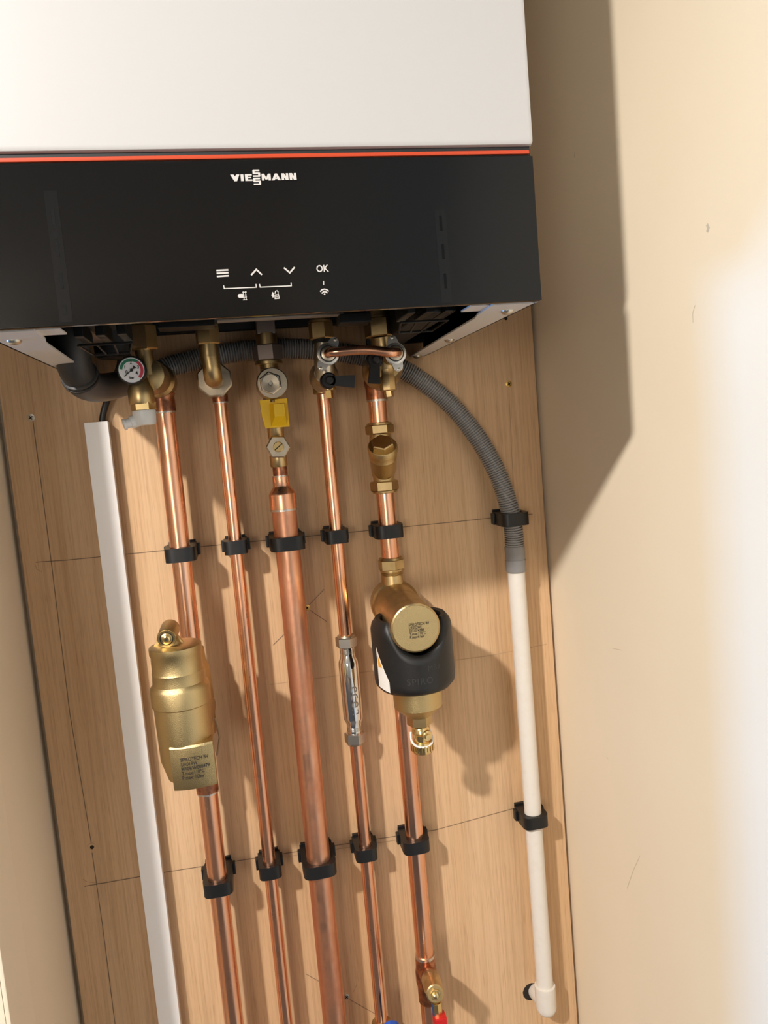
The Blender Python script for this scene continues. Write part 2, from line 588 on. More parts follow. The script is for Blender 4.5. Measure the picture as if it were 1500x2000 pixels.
# moulded ribs with slots showing faintly in the panel
for pts, seq in (([(104, 372), (124, 630)], [(.14, .26, 0), (.34, .34, 1), (.385, .50, 0), (.62, .74, 0), (.87, .94, 0)]),
                 ([(855, 410), (877, 592)], [(.06, .22, 0), (.36, .52, 0), (.68, .84, 0)])):
    a, b = pp(*pts[0]), pp(*pts[1])
    a.x = b.x = (a.x + b.x) / 2
    rb = MB().stroke([a, b], 0.0085, FR, 0.00015).build('panel_rib', 'panel_rib', panel, smooth=0)
    for s0, s1, dot in seq:
        q = MB()
        if dot:
            cc = a.lerp(b, s0)
            q.lathe(cc + FR * .0002, FR, [(0.0022, 0), (0.0022, 0.0001)], 20)
        else:
            q.stroke([a.lerp(b, s0), a.lerp(b, s1)], 0.0019, FR, 0.0003)
        q.build('slot', 'slot', panel, smooth=0)

# maker's lettering: wide bold capitals with the double S stacked
L0, L1 = pp(450, 347), pp(579, 346)
HL = (L1.x - L0.x) / 10.05
zc = (L0.z + L1.z) / 2


def Lp(u, v):
    return Vector((L0.x + u * HL, PF - .0003, zc + (v - .5) * HL))


mb = MB()


lp_n = 0


def lp(pts):
    global lp_n
    lp_n += 1
    mb.poly([Lp(*q) + FR * (.000012 * lp_n) for q in pts])


def lb(u0, u1, v0, v1):
    lp([(u0, v0), (u1, v0), (u1, v1), (u0, v1)])


u = 0
lp([(0, 1), (.5, 1), (.95, .40), (.72, 0), (.55, 0)]); lp([(1.40, 1), (.92, 1), (.5, .40), (.72, 0), (.95, 0)])
lb(1.55, 1.98, 0, 1)
lb(2.2, 2.62, 0, 1); lb(2.2, 3.25, .78, 1); lb(2.2, 3.15, .40, .60); lb(2.2, 3.3, 0, .22)
for v0 in (.56, -.64):
    lb(3.48, 4.45, v0 + .84, v0 + 1.08); lb(3.40, 3.72, v0 + .46, v0 + 1.0); lb(3.48, 4.48, v0 + .42, v0 + .66)
    lb(4.22, 4.54, v0 + .08, v0 + .58); lb(3.42, 4.46, v0, v0 + .24)
lb(4.72, 5.08, 0, 1); lb(5.72, 6.10, 0, 1)
lp([(4.72, 1), (5.12, 1), (5.56, .15), (5.26, .15)]); lp([(6.10, 1), (5.70, 1), (5.26, .15), (5.56, .15)])
lp([(6.22, 0), (6.66, 0), (7.12, 1), (6.74, 1)]); lp([(7.62, 0), (7.18, 0), (6.72, 1), (7.10, 1)]); lb(6.55, 7.3, .18, .38)
for u0 in (7.74, 8.98):
    lb(u0, u0 + .38, 0, 1); lb(u0 + .70, u0 + 1.06, 0, 1); lp([(u0, 1), (u0 + .42, 1), (u0 + 1.06, 0), (u0 + .64, 0)])
mb.build('logo_lettering', 'print', panel, smooth=0)


def icon(name, strokes, wd=0.0008, polys=()):
    mb = MB()
    k = 0
    for st in strokes:
        for q0, q1 in zip(st, st[1:]):
            k += 1
            a, b = pp(*q0), pp(*q1)
            e = (b - a).normalized() * (wd * .45)
            mb.stroke([a - e, b + e], wd, FR, 0.0003 + .00001 * k)
    for q in polys:
        mb.poly([pp(*k) + FR * .0004 for k in q])
    return mb.build(name, 'print', panel, smooth=0)


icon('menu_symbol', [[(424, 528.5), (444.5, 527.5)], [(424.5, 534), (445, 533)], [(425, 540), (445.5, 538.8)]], .0011)
icon('up_arrow_symbol', [[(491.5, 536.5), (500.5, 526.5), (510.5, 536)]], .0011)
icon('down_arrow_symbol', [[(555.5, 524), (566, 533), (574.5, 523)]], .0011)
mb = MB()
text_plane(mb, 'OK', 0.0066, pp(618, 531.5), XA, ZA, 0.0004, sx=.9, bold=0.00012)
mb.build('ok_lettering', 'print', panel, smooth=0)
icon('bracket_symbol', [[(437, 558.5), (438, 564), (500.5, 561.2), (500, 555.8)]], .0007)
icon('bracket_symbol', [[(507, 555.8), (508, 561), (569, 558.4), (568.5, 553)]], .0007)
icon('tick_mark', [[(632, 550), (632.2, 556)]], .0006)
icon('wireless_symbol', [[(626, 569), (629, 566), (633.5, 565), (638, 566), (641, 568.5)], [(629, 572.5), (631.5, 570.5), (634, 570), (636.5, 570.5), (638.5, 572)]], .0009,
     [[(631.8, 574.5), (633.8, 573), (635.8, 574.5), (633.8, 576.5)]])
icon('service_symbol', [[(475, 570), (477, 586)], [(479.5, 569.5), (481, 586)], [(474, 571), (481, 570.5)], [(475, 576.5), (481, 576)], [(475.5, 581), (481.5, 580.5)], [(475, 586), (482, 585.5)]], .0005,
     [[(464, 579), (466, 574.5), (474.5, 574), (475.5, 582), (467, 582)]])
icon('flame_lock_symbol', [[(537, 576), (544, 575.5), (545, 583), (537, 583.5), (537, 576)], [(537, 573), (538, 569), (541, 568), (543, 570), (543, 576)], [(540.5, 578.5), (540.8, 580.5)]], .0006,
     [[(530, 577), (532.5, 570), (535, 574), (535, 580), (533, 582)]])

# underside: dark recessed tray, side flanges, screws, latches
mb = MB()
mb.bx(-.197, .197, -BD + .021, -.004, Z0 + .060, Z0 + .064)
mb.build('inner_tray', 'dark', boiler, smooth=0)
mb = MB()
mb.bx(-.150, .150, -.035, -.020, Z0 + .040, Z0 + .060)
mb.build('rear_rail', 'dark', boiler, smooth=0)
MB().bx(-.197, .197, -BD + .020, -BD + .030, Z0 + .004, Z0 + .060).build('front_rail', 'dark', boiler, smooth=0)


def flange(sgn):
    xo, xi = sgn * .2, sgn * .171
    mb = MB()
    poly = [Vector((xo, -BD + .012, Z0)), Vector((xo, -.003, Z0)), Vector((sgn * .1815, -.003, Z0)), Vector((xi, -BD + .075, Z0)), Vector((xi - sgn * .004, -BD + .055, Z0)), Vector((xi - sgn * .006, -BD + .012, Z0))]
    mb.prism(poly, ZA * .0015)
    mb.bx(xo, xo - sgn * .0015, -BD + .03, -.003, Z0, Z0 + .06)
    fo = mb.build('side_flange', 'flange', boiler, smooth=0)
    fo['label'] = 'white sheet steel bottom flange'
    return fo


def dome_screw(parent, c, r=0.0052):
    q = MB().lathe(c + ZA * .0002, DN, [(r, 0), (r, .0009), (r * .8, .0024), (r * .4, .0033), (r * .05, .0035)], 20)
    so = q.build('screw', 'steel', parent)


def on_z(x, y, z):
    d = FW + RT * ((x - 750) / FPX) - UP * ((y - 1000) / FPX)
    return CAM + d * ((z - CAM.z) / d.z)


fr = flange(1)
for q in ((985, 607), (882, 663), (814, 700)):
    c = on_z(*q, Z0)
    c.x = .1875
    c.y = min(c.y, -.012)
    dome_screw(fr, c)
fl_ = flange(-1)
c = on_z(26, 665, Z0)
c.x = -.1875
dome_screw(fl_, c)
dome_screw(fl_, Vector((-.1875, -.14, Z0)))
# small folded tabs in the front corners
for sg in (1, -1):
    MB().bx(sg * .150, sg * .176, -BD + .020, -BD + .046, Z0 + .0015, Z0 + .003, .0004).build('corner_tab', 'flange', boiler)


def latch(cx, yb):
    mb = MB()
    z = Z0 + .003
    mb.bx(cx - .020, cx + .020, yb - .055, yb - .01, z + .020, z + .05, .002)
    for dx in (-.017, 0, .017):
        mb.bx(cx + dx - .0038, cx + dx + .0038, yb - .062, yb - .015, z + .008, z + .024, .001)
    lo = mb.build('latch', 'black', boiler)
    ring_ = [Vector((cx - .022, yb - .040, z + .004)), Vector((cx - .016, yb - .004, z)), Vector((cx + .016, yb - .004, z)), Vector((cx + .022, yb - .040, z + .004))]
    g = MB()
    g.tube(ring_ + [ring_[0]], .0012, 6)
    go = g.build('finger_grid', 'black', lo)
    for t in (.34, .66):
        MB().tube([ring_[0].lerp(ring_[3], t), ring_[1].lerp(ring_[2], t)], .0010, 6).build('grid_bar', 'black', lo)


q = on_z(176, 664, Z0); latch(q.x, -.175)
q = on_z(835, 640, Z0); latch(q.x, -.200)
# dark trap body inside, rail and stubs visible above the nuts
c = P(222, 700, -.112)
MB().cyl(Vector((c.x, -.112, Z0 + .06)), Vector((c.x, -.112, c.z)), .019, .017, 28, .003).build('trap_cup', 'dark', boiler)
MB().bx(.135, .168, -.25, -.03, Z0 + .012, Z0 + .06, .004).build('side_duct', 'dark', boiler)
MB().bx(.128, .1982, -.012, -.004, Z0 + .016, Z0 + .06, .001).build('rear_plate', 'dark', boiler)
MB().bx(-.165, -.150, -.20, -.06, Z0 + .02, Z0 + .06, .003).build('side_duct', 'brownmetal', boiler)
a, b = P(425, 634, -.125), P(668, 622, -.125)
MB().bx(a.x, b.x, -.138, -.126, a.z + .001, a.z + .003, .0005).build('connection_rail', 'rail', boiler)
a, b = P(310, 640, -.16), P(420, 632, -.16)
MB().bx(a.x, b.x, -.175, -.150, a.z - .003, a.z + .004, .001).build('plastic_rail', 'black', boiler)
a, b = P(660, 630, -.16), P(720, 626, -.16)
MB().bx(a.x, b.x, -.175, -.150, a.z - .003, a.z + .006, .001).build('plastic_rail', 'black', boiler)

# ------------------------------------------------------------------ pipe axes
YP = -0.030


def ax(pts, Y=YP):
    return sum(P(x, y, Y).x for x, y in pts) / len(pts)


X2 = ax([(429, 790), (470, 1130), (498, 1400), (547, 1900)])
YG = -0.0405
Y1 = -0.042
X1 = ax([(324, 850), (362, 1130), (410, 1640), (452, 1900)], Y1)
X3 = ax([(579, 1200), (606, 1500), (634, 1850)], YG)
X4 = ax([(636, 800), (665, 1150), (742, 1960)])
X5 = ax([(735, 790), (757, 1065), (800, 1450), (822, 1780)])
X6 = ax([(1007, 1150), (1030, 1450), (1067, 1900)], -.028)


def zat(x, y, Y):
    return P(x, y, Y).z


ZB = 0.42                          # pipes run on below the picture


def vpipe(name, x, Y, z1, z0, r, m, label, group=None):
    mb = MB()
    mb.lathe((x, Y, z0), ZA, [(r, 0), (r, z1 - z0)], 36)
    o = mb.build(name, m)
    return tag(o, label, 'pipe', group)


# ------------------------------------------------------------------ pipe clips
def make_clip(x, Y, z, r, label, h=0.0155):
    t = thing('pipe_clip', (x, 0, z - h / 2), label, 'pipe clip', 'black hinged pipe clips on the board')
    wd = r + .0058
    mb = MB()
    n = 40
    V, F = [], []
    for zz in (z - h / 2, z + h / 2):
        for i in range(n):
            th = 2 * math.pi * i / n
            d = Vector((math.cos(th), math.sin(th)))
            inner = d * (r + .0002)
            # outer outline: round at the front, straight arms to the board
            if d.y <= 0:
                k = 4
                ro = 1 / ((abs(d.x) / wd) ** k + (abs(d.y) / (r + .0042)) ** k) ** (1 / k)
            else:
                ro = min(wd / max(1e-6, abs(d.x)), (-Y - .0001) / d.y)
            outer = d * ro
            V += [Vector((x + inner.x, Y + inner.y, zz)), Vector((x + outer.x, Y + outer.y, zz))]
    for i in range(n):
        k = (i + 1) % n
        a, b, c_, d_ = 2 * i, 2 * i + 1, 2 * k + 1, 2 * k
        a2, b2, c2, d2 = (q + 2 * n for q in (a, b, c_, d_))
        F += [(a, b, c_, d_), (a2, d2, c2, b2), (b, b2, c2, c_), (a, d_, d2, a2)]
    mb.add(V, F)
    body = mb.build('collar', 'black', t, smooth=40)
    for s_ in (-1, 1):
        q = MB()
        q.bx(x + s_ * (wd - .0005), x + s_ * (wd + .0032), -.017, -.008, z - h / 2 + .001, z + h / 2 - .001, .0008)
        q.build('hinge_lug' if s_ < 0 else 'catch', 'black', t)
    q = MB()
    q.bx(x - wd + .0015, x + wd - .0015, -.0045, 0, z - h / 2 - .0012, z + h / 2 + .0025, .0006)
    q.build('base_plate', 'black', t)
    return t


def zu(x):
    return Z0 - .2030 - .0115 * (x + .0124)   # upper pencil line


ZLOW = [zat(415, 1690, 0), zat(530, 1671, 0), zat(617, 1658, 0), zat(712, 1642, 0), zat(806, 1627, 0)]
desc = ['leftmost copper pipe', 'thin copper pipe right of the leftmost pipe', 'thick gas pipe', 'thin copper pipe left of the black filter', 'copper pipe of the black filter']
for i, (x, r, Y) in enumerate(((X1, .011, Y1), (X2, .0075, YP), (X3, .014, YG), (X4, .0075, YP), (X5, .011, YP))):
    make_clip(x, Y, Z0 - .2035 - .006 * x, r, 'upper black clip on the ' + desc[i])
    make_clip(x, Y, Z0 - .5945 - .008 * x, r, 'lower black clip on the ' + desc[i])
make_clip(X6 - .0005, -.030, Z0 - .206, .0118, 'black hinged clip holding the grey corrugated hose above the white pipe')
make_clip(X6, -.028, zat(1030, 1577, 0), .0108, 'black hinged clip around the white waste pipe')

# ------------------------------------------------------------------ cable trunking and cable
ta, tb_ = P(160, 826, -.016), P(206, 823, -.016)
xa = (ta.x + P(313, 2000, -.016).x) / 2
xb = (tb_.x + P(357, 2000, -.016).x) / 2
ztop = tb_.z
trunk = thing('cable_trunking', ((xa + xb) / 2, -.008, .30), 'white square plastic cable trunking running down the left of the board', 'trunking')
mb = MB()
mb.bx(xa + .0008, xb - .0008, -.0135, 0, .30, ztop, .0004)
mb.build('channel', 'white_plastic', trunk)
mb = MB()
mb.bx(xa, xb, -.0165, -.0128, .30, ztop + .0002, .0007)
mb.build('lid', 'white_plastic', trunk)
mb = MB()
pts = bez([P(199, 840, -.008), P(201, 812, -.008), P(208, 786, -.010), P(222, 745, -.020), P(236, 700, -.045), Vector((P(236, 690, -.045).x, -.05, Z0 + .06))], 8)
mb.tube(pts, .0036, 12)
tag(mb.build('power_cable', 'black'), 'short black cable rising out of the white trunking', 'cable')

# ------------------------------------------------------------------ fitting helpers
YN = -0.105                        # depth of the boiler's connections


def V3(x, y, z):
    return Vector((x, y, z))


def px_r(n, c):
    """length in metres of n photo pixels at the depth of point c"""
    return n * (c - CAM).dot(FW) / FPX


# ------------------------------------------------------------------ flow valve with gauge and relief valve (leftmost)
c0 = P(277, 655, YN)
fv = thing('safety_valve_set', c0, 'brass boiler valve with round pressure gauge and white nylon outlet elbow', 'valve')
zt, zb_ = P(275, 636, YN).z, P(279, 684, YN).z
MB().cyl(V3(c0.x, YN, Z0 + .062), V3(c0.x, YN, zt), .011).build('connection_stub', 'brass', fv)
MB().hexn(V3(c0.x, YN, zb_), V3(c0.x, YN, zt), .0148, .35).build('union_nut', 'brass', fv)
c1 = P(296, 735, -.095)
MB().cyl(V3(c0.x, YN, zb_ + .002), V3(c0.x + .002, YN, c1.z), .0088).build('neck', 'brass', fv)
cb = V3(X1 + .002, 0, P(306, 738, -.07).z)
mb = MB()
a = V3(c0.x + .001, -.112, c1.z)
b = V3(X1, -.022, c1.z - .001)
mb.lathe(a, b - a, [(.010, 0), (.0165, .003), (.0175, .020), (.0175, .032), (.015, .036), (.015, .052), (.0185, .056), (.0185, .070), (.016, (b - a).length)], 36)
mb.build('valve_body', 'brass', fv)
zsock = P(315, 806, Y1).z
MB().cyl(V3(X1, Y1, c1.z - .004), V3(X1, Y1, P(313, 775, Y1).z), .0125, .0125).build('outlet', 'brass', fv)
# relief valve below
rc = P(275, 765, -.118)
mb = MB()
mb.lathe(V3(rc.x, rc.y, P(275, 738, -.118).z), DN, [(.008, 0), (.0095, .004), (.0125, .012), (.0125, .0245), (.0118, .026)], 32)
mb.cyl(V3(rc.x, rc.y + .002, c1.z), V3(rc.x, rc.y + .03, c1.z), .008)
mb.build('relief_body', 'brass', fv)
zA, zB_ = P(277, 785, -.118).z, P(279, 803, -.118).z
MB().hexn(V3(rc.x + .001, rc.y, zB_), V3(rc.x + .001, rc.y, zA), .0122, .5).build('relief_nut', 'brass_shiny', fv)
zC = P(283, 831, -.118).z
mb = MB()
mb.lathe(V3(rc.x + .001, rc.y, zB_ + .0005), DN, [(.0112, 0), (.0115, .002), (.0106, zB_ - zC - .002), (.0095, zB_ - zC)], 32)
sa = V3(rc.x - .004, rc.y, (zB_ + zC) / 2 - .001)
sb = P(241, 830, -.122)
d = sb - sa
mb.lathe(sa, d, [(.0062, 0), (.0062, d.length * .55), (.0047, d.length * .58), (.0047, d.length * .84), (.0056, d.length * .86), (.0056, d.length)], 24)
ne = mb.build('outlet_elbow', 'nylon', fv)
ne['label'] = 'white nylon outlet elbow'
# gauge, tilted like in the photo towards the viewer
gc = P(257, 723, -.140)
gd = (CAM - gc).normalized().lerp(FR, .55).normalized()
gu = (ZA - gd * gd.dot(ZA)).normalized()
gl = -gd.cross(gu)                      # right hand seen from the front
gl = gu.cross(gd)
rg = px_r(28, gc)
mb = MB()
mb.lathe(gc, -gd, [(rg * .93, -.0005), (rg, .001), (rg, .012), (rg * .9, .015), (.006, .016), (.006, .030)], 40)
gauge = mb.build('pressure_gauge', 'black', fv)
gauge['label'] = 'black round pressure gauge with white dial'
MB().lathe(gc + gd * .0006, gd, [(rg * .86, 0), (rg * .86, .0003)], 40).build('dial', 'dial', gauge)


def gp(r, deg):
    th = math.radians(deg)
    return gc + gl * (r * rg * math.sin(th)) + gu * (r * rg * math.cos(th))


def arc(r, d0, d1, wd, m, nm):
    n = 24
    MB().stroke([gp(r, d0 + (d1 - d0) * i / n) for i in range(n + 1)], wd * rg, gd, .0011).build(nm, m, gauge, smooth=0)


arc(.70, -82, 38, .20, 'dial_green', 'green_band')
arc(.70, 38, 138, .20, 'dial_red', 'red_band')
for ch, (dx, dy) in (('0', (-.42, -.22)), ('1', (-.50, .12)), ('2', (-.07, .42)), ('3', (.38, .08)), ('4', (.24, -.32)), ('bar', (-.20, -.60))):
    mb = MB()
    sz = .26 * rg if len(ch) < 2 else .20 * rg
    text_plane(mb, ch, sz * 1.25, gc + gl * dx * rg + gu * dy * rg, gl, gu, .0013, bold=.00008)
    mb.build('dial_lettering', 'ink', gauge, smooth=0)
mb = MB()
mb.stroke([gp(.66, -128), gp(.05, -128)], .06 * rg, gd, .0018)
tip = gp(.34, 48)
side = (gp(.3, 138) - gp(.3, -42)).normalized() * (.13 * rg)
mb.poly([q + gd * .0018 for q in (gp(.05, 48), tip + side, tip - side)])
mb.lathe(gc + gd * .0016, gd, [(.11 * rg, 0), (.11 * rg, .0006)], 16)
mb.build('needle', 'ink', gauge, smooth=0)

# ------------------------------------------------------------------ leftmost copper pipe, air separator
zsp = P(352, 1215, Y1).z
vpipe('copper_pipe', X1, Y1, P(313, 776, Y1).z, P(368, 1440, -.138).z, .011, 'copper', 'bright copper pipe dropping from the gauge valve to the brass air separator')
up = thing('solder_socket', (X1, Y1, zsock), 'heat-stained copper solder socket below the gauge valve', 'pipe fitting')
mb = MB()
mb.lathe((X1, Y1, zsock), ZA, [(.0112, 0), (.0124, .001), (.0124, .012), (.0118, .016), (.0135, .020)], 32)
mb.build('socket', 'copper_burn', up)
MB().ring(V3(X1, Y1, zsock - .001), ZA, .0122, .0111, .0022).build('solder_ring', 'solder', up)

YS = -.138
SX = (P(352, 1300, YS).x + P(362, 1480, YS).x) / 2
zt_, zbt = P(347, 1258, YS).z, P(368, 1520, YS).z
Hs = zt_ - zbt
sep = thing('air_separator', (SX, YS, zbt), 'tall cast brass air separator with ribbed collar and vent on top', 'air separator')
R0 = .0258
mb = MB()
prof = [(R0 * .62, 0), (R0 * .82, .004), (R0 * 1.03, .024), (R0 * 1.07, Hs * .50), (R0 * 1.07, Hs * .565), (R0 * 1.14, Hs * .575), (R0 * 1.14, Hs * .69), (R0 * 1.10, Hs * .71), (R0 * 1.01, Hs * .73), (R0 * .985, Hs * .80), (R0 * 1.0, Hs * .81),
        (R0 * .97, Hs * .825), (R0 * .965, Hs * .935), (R0 * 1.0, Hs * .945), (R0 * 1.0, Hs * .995), (R0 * .96, Hs), (R0 * .72, Hs + .0015)]
mb.lathe((SX, YS, zbt), ZA, prof, 56)
sb_ = mb.build('body', 'brass_cast', sep)
# rear boss through which the pipe passes
mb = MB()
mb.lathe((X1, Y1, zbt + .006), ZA, [(.013, 0), (.0175, .004), (.0185, Hs * .35), (.0175, Hs * .58), (.0145, Hs * .63), (.0135, Hs * .74), (.0120, Hs * .75)], 32)
a = V3(SX, YS, zbt + Hs * .30)
b = V3(X1, Y1, zbt + Hs * .30)
mb.lathe(a, b - a, [(.022, 0), (.020, (b - a).length)], 32)
mb.build('rear_boss', 'brass_cast', sep)
# vent dome on top
mb = MB()
vc = V3(SX - .006, YS - .012, zt_ + .010)
mb.lathe(vc, Vector((.05, 1, .10)), [(.0088, 0), (.0095, .001), (.0095, .030), (.006, .034)], 32)
for s_ in (-1, 1):
    q = V3(vc.x + s_ * .0098, vc.y + .006, zt_)
    mb.prism([q + V3(s_ * .0055, .004, -.0005), q + V3(-s_ * .003, .004, -.0005), q + V3(-s_ * .001, .004, .011)], V3(0, .005, 0))
mb.lathe(V3(SX - .005, YS + .001, zt_ - .001), ZA, [(.014, 0), (.011, .004), (.0095, .008)], 32)
mb.build('vent_dome', 'brass_cast', sep)
mb = MB()
vd = Vector((-.03, -1, -.06)).normalized()
q = vc + vd * .0
mb.ring(q, vd, .0086, .0066, .0016, 28)
vr = mb.build('vent_ring', 'brass_shiny', sep, smooth=20)
MB().lathe(q, vd, [(.0067, .0), (.0067, .0003)], 24).build('vent_recess', 'ink', sep, smooth=20)
mb = MB()
mb.lathe(q, vd, [(.0056, .0), (.0056, .0016), (.0044, .0019), (.0036, .0020), (.0036, .0044), (.0026, .0050)], 24)
mb.build('vent_screw', 'brass_shiny', sep, smooth=20)
MB().lathe(q + vd * .0050, vd, [(.0011, 0), (.0011, .0002)], 12).build('vent_port', 'ink', sep, smooth=0)
# raised name plate with stamped print
pw = .0415
pz0, pz1 = zbt - .0005, zbt + Hs * .315
pxc = SX + .0065
mb = MB()
fy = YS - R0 * 1.10
n = 14
V = []
for t in range(n + 1):
    a_ = -1 + 2 * t / n
    V.append((pxc + a_ * pw / 2, fy + .0035 * a_ * a_))
for (dx, dy) in ((0, 0),):
    rows = []
    for z in (pz0, pz0 + .004, pz1 - .002, pz1):
        ins = .0 if z in (pz0 + .004, pz1 - .002) else .0015
        rows.append([Vector((x_, y_ + ins, z)) for x_, y_ in V])
    vv, ff = [], []
    for r_ in rows:
        vv += r_
        vv += [Vector((q.x, YS - .006, q.z)) for q in r_]
    m_ = 2 * (n + 1)
    for j in range(3):
        for i in range(n):
            ff.append((j * m_ + i, j * m_ + i + 1, (j + 1) * m_ + i + 1, (j + 1) * m_ + i))
        for e in (0, n):
            ff.append((j * m_ + e, j * m_ + n + 1 + e, (j + 1) * m_ + n + 1 + e, (j + 1) * m_ + e))
    for j in (0, 3):
        for i in range(n):
            ff.append((j * m_ + i, j * m_ + i + 1, j * m_ + n + 2 + i, j * m_ + n + 1 + i))
    mb.add(vv, ff)
plate = mb.build('name_plate', 'brass_cast', sep, smooth=30)
for k, ln in enumerate(('SPIROTECH BV', 'UA018W', 'MR09/W088479', 'T max:110\u00b0C', 'P max: 10bar')):
    mb = MB()
    vs_, fs = text_mesh(ln, .0051, bold=.00004, spacing=1.0)
    x_0 = pxc - .0115
    vv = []
    for a_, b_ in vs_:
        x_ = x_0 + a_ * .80
        tt = (x_ - pxc) / (pw / 2)
        vv.append(Vector((x_, fy + .0035 * tt * tt - .0004, pz0 + .0298 - k * .0046 + b_)))
    mb.add(vv, fs)
    mb.build('stamped_lettering', 'ink', plate, smooth=0)
# frayed sealing tape sticking out beside the boss
c = P(425, 1445, -.05)
MB().tube([P(x_, y_, -.10) for x_, y_ in ((419, 1402), (425, 1420), (429, 1440), (426, 1462), (424, 1475))], .0011, 8).build('sealing_cord', 'faint', sep)
zl = P(390, 1548, Y1).z
vpipe('copper_pipe', X1, Y1, zbt + .03, ZB, .011, 'copper', 'bright copper pipe running down below the brass air separator')
t = thing('solder_socket', (X1, Y1, zl), 'short copper solder socket under the brass air separator', 'pipe fitting')
MB().lathe((X1, Y1, zl), ZA, [(.0112, 0), (.0126, .001), (.0126, zbt - zl + .008)], 32).build('socket', 'copper_burn', t)
MB().ring(V3(X1, Y1, zl - .0012), ZA, .0123, .0111, .0026).build('solder_ring', 'solder', t)

# ------------------------------------------------------------------ second pipe: elbow union
c0 = P(405, 655, YN)
eu = thing('elbow_union', c0, 'tarnished brass elbow union with bright back nut above a thin copper pipe', 'pipe fitting')
zt, zb_ = P(404, 632, YN).z, P(407, 673, YN).z
MB().cyl(V3(c0.x, YN, Z0 + .062), V3(c0.x, YN, zt), .011).build('connection_stub', 'brownmetal', eu)
MB().hexn(V3(c0.x, YN, zb_), V3(c0.x, YN, zt), .0125, .2).build('union_nut', 'brass', eu)
ze = P(408, 738, YN).z
pts = [V3(c0.x, YN, zb_ + .004), V3(c0.x, YN, zb_ - .012)] + [V3(c0.x + .001, YN + .012 - .012 * math.cos(a), ze + .010 - .010 * math.sin(a)) for a in [i * math.pi / 16 for i in range(9)]] + [V3(c0.x + .003, -.055, ze)]
mb = MB()
mb.tube(pts, [.0098, .0098] + [.0092] * 9 + [.0085], 28)
mb.ring(V3(c0.x, YN, zb_ - .013), ZA, .0103, .009, .002)
mb.build('elbow', 'brass', eu)
cn = P(419, 742, -.060)
mb = MB()
mb.hexn(V3(cn.x, -.066, cn.z), V3(cn.x, -.050, cn.z), .0195, .39, 8, .08)
mb.build('back_nut', 'brass_ni', eu)
zq = P(429, 779, YP).z
mb = MB()
mb.lathe((X2, YP, cn.z), ZA, [(.0105, -.012), (.0125, -.006), (.0125, .008), (.008, .012)], 28)
mb.cyl(V3(cn.x, -.052, cn.z), V3(X2, YP, cn.z), .012)
mb.cyl(V3(X2, YP, P(428, 772, YP).z), V3(X2, YP, cn.z), .0088)
mb.build('tail', 'brass', eu)
vpipe('copper_pipe', X2, YP, cn.z - .006, ZB, .0075, 'copper', 'thin copper pipe under the elbow union, second pipe from the left')
t = thing('solder_socket', (X2, YP, zq - .006), 'dark stained solder socket on the thin pipe under the elbow union', 'pipe fitting')
zz = P(430, 787, YP).z
MB().lathe((X2, YP, zz), ZA, [(.0077, 0), (.0088, .001), (.0088, P(428, 766, YP).z - zz)], 28).build('socket', 'copper_burn', t)
MB().ring(V3(X2, YP, zz - .0008), ZA, .0086, .0076, .002).build('solder_ring', 'solder', t)

# ------------------------------------------------------------------ gas line
def zg(y, x=None):
    return P(x if x else 535, y, YG).z


gx = X3 - .0005
gv = thing('gas_valve', (gx, YG, zg(870)), 'gas valve with hexagon cap, yellow handle and test nipple', 'valve')
MB().bx(gx - .0105, gx + .0105, YG - .010, YG + .010, zg(655, 517), Z0 + .05, .002).build('connection_stub', 'brownmetal', gv)
mb = MB()
mb.cyl(V3(gx, YG, zg(678, 519)), V3(gx, YG, zg(652, 517)), .0118, .0118)
mb.lathe(V3(gx, YG, zg(720, 526)), ZA, [(.0105, 0), (.0105, zg(712) - zg(720)), (.0155, zg(712) - zg(720)), (.0155, zg(707) - zg(720)), (.012, zg(702) - zg(720))], 32)
mb.build('upper_body', 'brass', gv)
MB().hexn(V3(gx, YG, zg(706, 521)), V3(gx, YG, zg(674, 519)), .0165, .28).build('union_nut', 'brownmetal', gv)
cv = P(529, 747, -.082)
mb = MB()
mb.lathe(V3(gx, YG + .010, cv.z), FR, [(.012, 0), (.0165, .004), (.0172, .030), (.0172, .038), (.0160, .040)], 40)
mb.lathe(V3(gx, YG, zg(722, 526)), DN, [(.0105, 0), (.0105, zg(722) - zg(782))], 28)
mb.build('ball_housing', 'brass_ni', gv)
MB().hexn(V3(cv.x, YG - .030, cv.z), V3(cv.x, YG - .034, cv.z), .0128, .1).build('cap_hexagon', 'nickel', gv)
mb = MB()
mb.lathe(V3(cv.x, YG - .0335, cv.z), FR, [(.0098, 0), (.0098, .0012), (.0092, .0016), (.0026, .0010), (.0018, .0004)], 40)
mb.build('cap_disc', 'brass_ni', gv, smooth=12)
# yellow handle
yc = P(536, 808, YG - .014)
mb = MB()
hw, hh = .0150, .0155
zc_ = yc.z
mb.prism([V3(yc.x - hw, 0, zc_ + hh), V3(yc.x - .0035, 0, zc_ + hh), V3(yc.x - .0035, 0, zc_ + hh * .80), V3(yc.x + .0015, 0, zc_ + hh * .80), V3(yc.x + .0015, 0, zc_ + hh), V3(yc.x + hw, 0, zc_ + hh), V3(yc.x + hw * 1.0, 0, zc_ - hh), V3(yc.x - hw * .78, 0, zc_ - hh), V3(yc.x - hw * .95, 0, zc_ - hh * .1)], V3(0, .010, 0))
for i in range(len(mb.v)):
    mb.v[i].y += YG - .020
kb = MB()
k0 = [V3(yc.x - .0055, YG - .019, zc_ - hh + .0005), V3(yc.x + .0120, YG - .019, zc_ - hh + .0005), V3(yc.x + .0120, YG - .019, zc_ + hh * .70), V3(yc.x - .0055, YG - .019, zc_ + hh * .70)]
